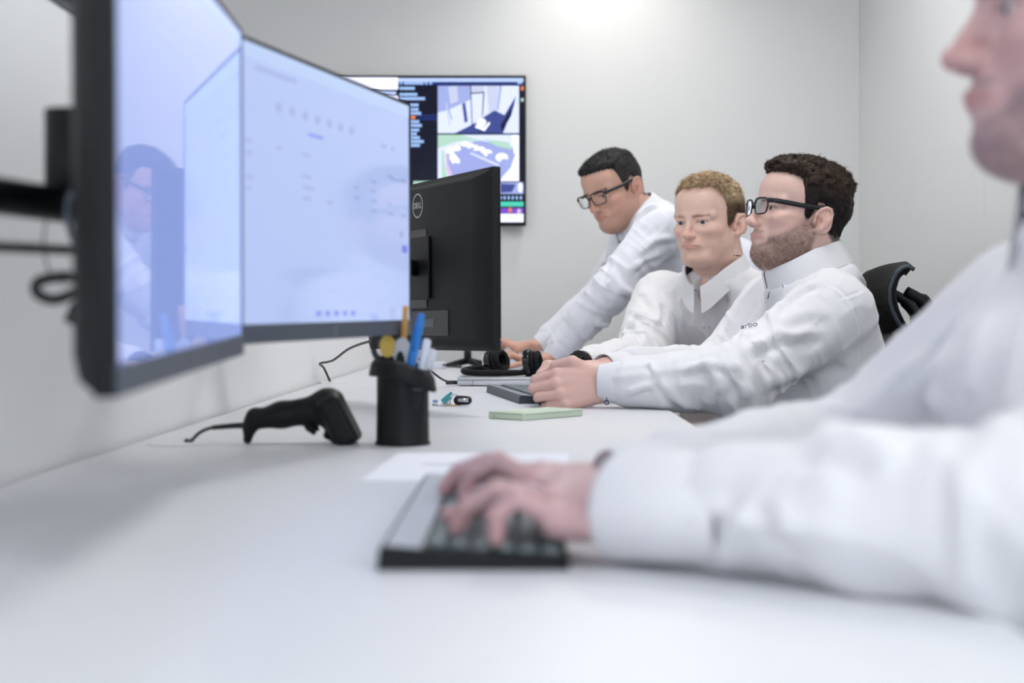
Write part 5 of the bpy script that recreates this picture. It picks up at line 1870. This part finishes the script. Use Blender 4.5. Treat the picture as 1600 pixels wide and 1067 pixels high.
# --- man in front row, curly hair, black glasses, profile
W3L = V(.155, 2.665, .787)
n3 = V(0, -.92, .38)
s3 = np.cross(nrm(V(-1, 0, -.03)), n3)
W3R = P(948, 575, 2.83)
cfg3 = dict(
    label='person with curly dark hair, beard and black glasses, hands clasped over a mouse',
    O=V(.568, 2.92, 1.120), s=.965, yaw=12, pitch=-10, roll=0, tyaw=10, NB=V(.628, 2.93, .968),
    SL=V(.598, 2.745, .922), SR=V(.548, 3.11, .928), EL=V(.385, 2.61, .792), ER=V(.440, 3.10, .790), hip=V(.63, 2.93, .56),
    handL=dict(W=W3L, f=V(-1, 0, -.12), n=n3, side=1, pole=V(-1, -.5, 0), tips=tips4(*[W3L + V(-.112, .046, -.022) + s3 * o for o in (.020, .005, -.011, -.026)]), thumb=W3L + V(-.104, .046, .012), tpole=V(-1, .2, .2)),
    handR=dict(cuff_r=.70, W=W3R, f=V(-.95, -.38, -.02), n=V(-.1, -.2, 1), side=-1, tips=tips4(P(836, 603, 2.70), P(838, 600, 2.735), P(840, 600, 2.77), P(846, 602, 2.80)), thumb=P(850, 605, 2.685)),
    legs=[(V(.20, 2.80, .54), V(.25, 2.78, .0)), (V(.18, 3.06, .54), V(.20, 3.08, .0))],
    gaze=(1, .05, .02), h=.0021, hs=.0034, seed=5, fold=.0045, fold_ax=V(-.6, 0, 1), sleeve=(.076, .062, .043), cuff_at=.80, tw=1.12, desk_clip=True,
    sculpt=[([(1201, 495), (1213, 476), (1250, 449), (1284, 438)], .009, .007), ([(1284, 435), (1315, 454), (1335, 481), (1347, 517), (1347, 556)], .0035, -.003),
            ([(1159, 561), (1201, 527), (1245, 521), (1286, 516)], .012, .009), ([(1164, 547), (1189, 537), (1206, 556), (1211, 590)], .012, .009), ([(1140, 564), (1157, 578), (1166, 605), (1162, 639)], .012, .010),
            ([(1190, 600), (1230, 590), (1275, 575)], .014, .006), ([(1100, 560), (1120, 590), (1125, 625)], .011, .008), ([(1031, 589), (1045, 609), (1062, 629), (1103, 646)], .009, .008), ([(976, 618), (999, 606), (1020, 600)], .007, .006),
            ([(1013, 563), (1018, 572), (1022, 583)], .006, .006), ([(1060, 575), (1100, 568), (1140, 572)], .009, .007), ([(1215, 505), (1250, 490), (1290, 480)], .014, .005), ([(1310, 466), (1335, 458), (1354, 450)], .003, -.003)],
    collar=dict(c=V(.585, 2.928, .998), up=V(-.30, -.03, 1), rx=.080, ry=.079, h=.046, lining=MT['lining_print'], gap=2.5, point=.034, back=.004, spread=.006),
    face=dict(skin=SK3, hair=skin_lin(30, 24, 22), hair2=skin_lin(76, 62, 53), hair_side_col=skin_lin(33, 28, 27), brow=skin_lin(110, 84, 76), hair_top=.020, hair_side=.006, clump=(120, 120, 120, .0055), crown=.076, heavy=.9, jaw=1.05, neck=.064,
              beard=(skin_lin(118, 92, 80), .62), beard_strands=5000, strands=9000, len_top=.012, len_side=.003, curl=.0032, mess=1.0, lift=.8, iris=MT['iris_brown'], eye_open=.0036, hairline=.002, wy=1.03,
              glasses=dict(gmat=MT['black_acetate'], lw=.0245, lh=.0165, zc=-.003)))

# --- fair-haired man, turned to the camera
W2R = V(.150, 3.43, .800); W2L = V(.32, 3.20, .79)
cfg2 = dict(
    label='person with short fair hair and an open-collared white shirt, leaning on the desk, looking left',
    O=V(.468, 3.60, 1.155), s=.985, yaw=51, pitch=5, roll=0, tyaw=50, NB=V(.512, 3.655, 1.000),
    SL=V(.640, 3.540, .955), SR=V(.372, 3.830, .960), EL=V(.545, 3.30, .800), ER=V(.300, 3.605, .800), hip=V(.64, 3.82, .56),
    handL=dict(W=W2L, f=V(-1, -.25, -.1), n=V(0, 0, 1), side=1, tips=tips4(*[W2L + V(-.15, -.04 + o, -.035) for o in (.03, .01, -.01, -.03)]), thumb=W2L + V(-.09, .04, -.03)),
    handR=dict(W=W2R, f=V(-.75, -.66, -.15), n=V(0, -.2, 1), side=-1, tips=tips4(*[W2R + V(-.10 + o * .7, -.10 - o * .7, -.042) for o in (.03, .01, -.01, -.03)]), thumb=W2R + V(-.02, -.095, -.045)),
    legs=[(V(.38, 3.45, .54), V(.42, 3.46, 0)), (V(.24, 3.68, .54), V(.28, 3.70, 0))],
    gaze=(1, .06, -.10), h=.0023, hs=.0036, seed=8, fold=.006, fold_ax=V(-.3, -.3, 1), sleeve=(.070, .066, .044), cuff_at=.84, tw=1.0, desk_clip=True,
    throat=(-.006, (.042, .013, .042)),
    sculpt=[([(982, 482), (1010, 496), (1036, 505)], .010, .009), ([(974, 494), (1005, 519), (1013, 541)], .011, .009), ([(968, 533), (985, 550), (990, 562)], .009, .009), ([(1034, 470), (1037, 490), (1038, 505)], .007, -.010),
            ([(960, 500), (975, 520), (985, 540)], .010, .007), ([(1000, 450), (1020, 470), (1030, 490)], .011, .006), ([(1060, 450), (1066, 490), (1070, 540)], .010, .005), ([(1102, 472), (1099, 510), (1096, 555)], .004, .004), ([(1119, 474), (1117, 510), (1114, 548)], .004, -.004), ([(1140, 470), (1150, 500), (1150, 525)], .010, .005)],
    collar=dict(c=V(.492, 3.632, 1.020), up=V(-.18, -.22, 1), rx=.078, ry=.072, h=.036, lining=MT['lining_navy'], gap=7, point=.010, back=.010, spread=.007, open=.004, drop=.032),
    face=dict(skin=SK2, hair=skin_lin(138, 114, 88), hair2=skin_lin(224, 200, 164), hair_side_col=skin_lin(82, 66, 50), hair_top=.015, hair_side=.008, clump=(45, 170, 90, .0030), crown=.080, heavy=.15, jaw=.93, zl=.885, brow_amt=.7, neck=.062,
              beard=(skin_lin(190, 150, 130), .25), brow=skin_lin(150, 112, 90), sw=.00032, strands=11000, len_top=.022, len_side=.009, mess=.16, flow=(.8, .25, -.05), lift=.05, iris=MT['iris_blue'], eye_open=.0043, hairline=.014, fringe=.006, wy=1.02))

# --- dark-haired man standing, leaning on the desk with both hands
W1L = P(866, 556, 4.13); W1L[2] = .800
W1R = P(846, 535, 4.60); W1R[2] = .828
cfg1 = dict(
    label='person with short black hair and glasses leaning over the far desk on both hands',
    O=V(.273, 4.296, 1.299), s=.985, yaw=40, pitch=22, roll=7, tyaw=12, NB=V(.405, 4.36, 1.195),
    SL=V(.392, 4.150, 1.165), SR=V(.350, 4.560, 1.165), EL=V(.250, 4.06, .985), ER=V(.262, 4.63, .985), hip=V(.83, 4.42, .93),
    handL=dict(W=W1L, f=V(-1, -.08, -.22), n=V(-.1, 0, 1), side=1, tips=tips4(*[W1L + V(-.150 + abs(o) * .3, -.03 + o * 1.2, -.034) for o in (.03, .01, -.01, -.03)]), thumb=W1L + V(-.09, .045, -.040)),
    handR=dict(W=W1R, f=V(-1, .05, -.12), n=V(-.1, 0, 1), side=-1, tips=tips4(*[W1R + V(-.140 + abs(o) * .3, .01 + o * 1.2, -.033) for o in (-.03, -.01, .01, .03)]), thumb=W1R + V(-.085, -.045, -.032)),
    legs=[(V(.80, 4.32, .50), V(.82, 4.30, 0)), (V(.80, 4.54, .50), V(.82, 4.56, 0))],
    gaze=(1, .0, -.12), h=.0028, hs=.0042, seed=12, fold=.006, fold_ax=V(.6, 0, 1), sleeve=(.064, .056, .042), cuff_at=.84, shirt_mat='shirt_cool',
    sculpt=[([(992, 345), (1000, 330), (1013, 322), (1036, 318)], .010, .009), ([(971, 449), (985, 458), (996, 463), (1007, 451)], .010, .010), ([(991, 404), (1024, 376), (1056, 372)], .011, .010), ([(985, 425), (1010, 405), (1040, 395)], .010, .007), ([(930, 500), (945, 510), (955, 505)], .009, .009), ([(905, 520), (920, 530), (930, 527)], .008, .008), ([(960, 400), (955, 430), (945, 455)], .010, .006)],
    collar=dict(c=V(.352, 4.340, 1.212), up=V(-.62, -.25, .9), rx=.076, ry=.070, h=.040, lining=MT['lining_blue'], gap=12, point=.036, back=.010, spread=.016, fwd=V(-.8, -.5, -.5)),
    face=dict(skin=SK1, brow_amt=1.0, brow_w=.0062, hair=skin_lin(12, 12, 14), hair2=skin_lin(62, 61, 62), hair_side_col=skin_lin(52, 50, 50), hair_top=.012, hair_side=.005, clump=(60, 150, 60, .0025), crown=.078, heavy=.7, jaw=1.04, neck=.062,
              beard=(skin_lin(150, 110, 92), .30), strands=3600, len_top=.012, len_side=.005, mess=.35, flow=(.2, .1, .8), lift=.6, iris=MT['iris_brown'], eye_open=.0034, hairline=-.004, wy=1.02,
              glasses=dict(gmat=MT['black_acetate'], lw=.0265, lh=.0185, zc=-.004)))

# --- man nearest the camera, typing
W4L = V(.098, .966, .781); W4R = V(.098, 1.185, .772)
cfg4 = dict(
    label='person in the right foreground, cropped at the eyes, typing on the nearest keyboard',
    O=V(.422, 1.02, 1.124), s=1.0, yaw=-8, pitch=-3, roll=0, tyaw=-4, NB=V(.470, 1.03, .975),
    SL=V(.435, .850, .895), SR=V(.435, 1.215, .900), EL=V(.300, .826, .787), ER=V(.305, 1.31, .778), hip=V(.52, 1.03, .56), extra=[(V(.425, .96, .850), V(.425, 1.10, .850), .098)],
    hand_tint=(.93, .91, .94), handL=dict(over=.034, cuff_r=1.12, cuff_sq=.78, scale=.90, W=W4L, f=V(-.95, .30, .0), n=V(-.05, -.25, 1), side=1, tips=tips4(V(-.034, 1.070, .764), V(-.056, 1.035, .764), V(-.046, .988, .762), V(-.018, .955, .760)), thumb=V(.010, 1.055, .765)),
    handR=dict(cuff_r=.74, scale=.94, W=W4R, f=V(-1, .02, .0), n=V(-.05, -.1, 1), side=-1, tips=tips4(V(-.048, 1.165, .764), V(-.066, 1.200, .764), V(-.060, 1.230, .764), V(-.032, 1.260, .764)), thumb=V(.006, 1.145, .768)),
    legs=[(V(.12, .90, .54), V(.16, .88, 0)), (V(.12, 1.16, .54), V(.16, 1.18, 0))],
    gaze=(1, .02, -.12), h=.0030, hs=.0042, seed=17, fold=.007, fold_ax=V(-.2, .2, 1), sleeve=(.066, .052, .042), cuff_r=.93, cuff_at=.80, cuff_over=.030, shirt_mat='shirt', tw=1.0, desk_clip=True,
    sculpt=[([(1272, 651), (1302, 686), (1320, 734)], .012, .008), ([(1320, 659), (1372, 699), (1399, 725)], .012, .009), ([(1180, 786), (1145, 839), (1119, 900)], .009, .007), ([(1101, 795), (1108, 850), (1114, 895)], .006, -.005), ([(1512, 729), (1512, 839), (1517, 955)], .010, .007), ([(1206, 760), (1224, 820), (1245, 845)], .009, .006), ([(1480, 560), (1440, 610), (1430, 670)], .014, .008), ([(1550, 480), (1520, 560), (1510, 640)], .014, .008)],
    collar=dict(c=V(.452, 1.025, 1.000), up=V(-.20, 0, 1), rx=.080, ry=.074, h=.042, lining=MT['lining_blue'], gap=20, point=.040, back=.012, spread=.020, open=.004),
    face=dict(skin=SK4, hair=skin_lin(92, 76, 62), hair2=skin_lin(128, 108, 90), hair_side_col=skin_lin(100, 86, 76), hair_top=.012, hair_side=.006, clump=(60, 150, 60, .0025), heavy=.25, neck=.060, nose=1.0, zl=.90,
              beard=(skin_lin(118, 100, 106), .60), strands=2600, len_top=.02, len_side=.008, mess=.3, iris=MT['iris_blue'], eye_open=.0048, hairline=.0))

PEOPLE = {}
for key, cfg in (('3', cfg3), ('2', cfg2), ('1', cfg1), ('4', cfg4)):
    PEOPLE[key] = person(cfg)


# ------------------------------------------------------------------ shirt details
def buttons(key, spots, r=.0055, mt='button', name='button'):
    root, shirt, info = PEOPLE[key]
    for px, py in spots:
        c, n = ray_hit(info, px, py)
        bm = bmesh.new(); add_tube(bm, [c - n * .001, c + n * .0022, c + n * .0026], [r, r, r * .6], 16)
        for k in (-1, 1):
            pass
        b = bm_obj(name, bm, MT[mt], shirt, smooth=True, angle=40)
        u = nrm(np.cross(n, V(1, 0, 0)))
        bm = bmesh.new()
        for k in (-1, 0, 1): add_tube(bm, [c + n * .0022 + u * k * .0028, c + n * .0032 + u * k * .0028], .0011, 8)
        bm_obj('button_thread', bm, MT['thread_navy'], b, smooth=True)


def stitch(key, pts, rad, m, name):
    root, shirt, info = PEOPLE[key]
    q = []
    for px, py in pts:
        c, n = ray_hit(info, px, py)
        q.append(c + n * .0012)
    bm = bmesh.new(); add_tube(bm, spline(q, 4), rad, 6); bm_obj(name, bm, MT[m], shirt, smooth=True)


buttons('2', [(1108, 511), (1106, 548)])
buttons('3', [(1222, 447)], r=.005)
stitch('3', [(1200, 455), (1197.5, 467)], .0011, 'thread_navy', 'buttonhole')
stitch('2', [(1114, 466), (1117, 461)], .0011, 'thread_navy', 'buttonhole')
# shirt logo: navy letters on the chest pocket
root, shirt, info = PEOPLE['3']
c, n = ray_hit(info, 1170, 508)
n = nrm(n + .8 * nrm(V(0, 0, CAMZ) - c))
me = text_mesh('arbo', .017, .0003)
o = link('chest_logo', me, MT['thread_navy'], shirt, smooth=False)
xa = nrm(V(.80, -.35, .34)); xa = nrm(xa - n * np.dot(xa, n)); ya = np.cross(n, xa)
Mx = Matrix(((xa[0], ya[0], n[0]), (xa[1], ya[1], n[1]), (xa[2], ya[2], n[2])))
o.matrix_local = Matrix.Translation(Vector(c + n * .007)) @ Mx.to_4x4()
# cuff button of the near sleeve
c = P(948, 629, 2.617); n = nrm(V(0, -1, -.45))
u_ = nrm(np.cross(n, V(0, 0, 1))); w_ = np.cross(u_, n)
bm = bmesh.new(); add_tube(bm, [c + (u_ * math.cos(t) + w_ * math.sin(t)) * .0040 for t in np.linspace(0, 2 * PI, 25)], .0010, 6, caps=False); bm_obj('cuff_button', bm, MT['thread_navy'], shirt, smooth=True)
bm = bmesh.new(); add_tube(bm, [c + V(0, -.001, .004), c + V(0, .000, .010)], .0011, 6); bm_obj('buttonhole', bm, MT['thread_navy'], shirt, smooth=True)
# wrist watch of the fair-haired man
root, shirt, info = PEOPLE['2']
bm = bmesh.new()
ax = nrm(W2R - np.asarray(cfg2['ER']))
tube_shell(bm, W2R + ax * .012, W2R + ax * .036, .0285, .0275, .003, segs=36, squash=.85, side=V(0, 0, 1))
wt = bm_obj('wristwatch', bm, MT['black_soft'], root, smooth=True, world=True)
bm = bmesh.new(); wn = nrm(V(-.1, -.7, .7)); wc = W2R + ax * .024 + wn * .0205; add_tube(bm, [wc, wc + wn * .008], .0155, 24); bm_obj('watch_case', bm, MT['black_gloss'], wt, smooth=True, angle=40)
# ------------------------------------------------------------------ camera and colour
cd = bpy.data.cameras.new('camera'); cam = bpy.data.objects.new('camera', cd); COL.objects.link(cam)
cam.location = (0, 0, CAMZ); cam.rotation_euler = (PI / 2, 0, 0)
cd.lens = 50; cd.sensor_width = 36; cd.sensor_fit = 'HORIZONTAL'
cd.shift_x = -17 / 1600; cd.shift_y = -36.5 / 1600
cd.clip_start = .02
cd.dof.use_dof = True; cd.dof.focus_distance = 3.0; cd.dof.aperture_fstop = 3.8
SC.camera = cam
SC.view_settings.view_transform = 'Standard'; SC.view_settings.look = 'None'; SC.view_settings.gamma = 1.0; SC.view_settings.use_curve_mapping = False
SC.view_settings.exposure = 0.36
SC.cycles.use_denoising = True
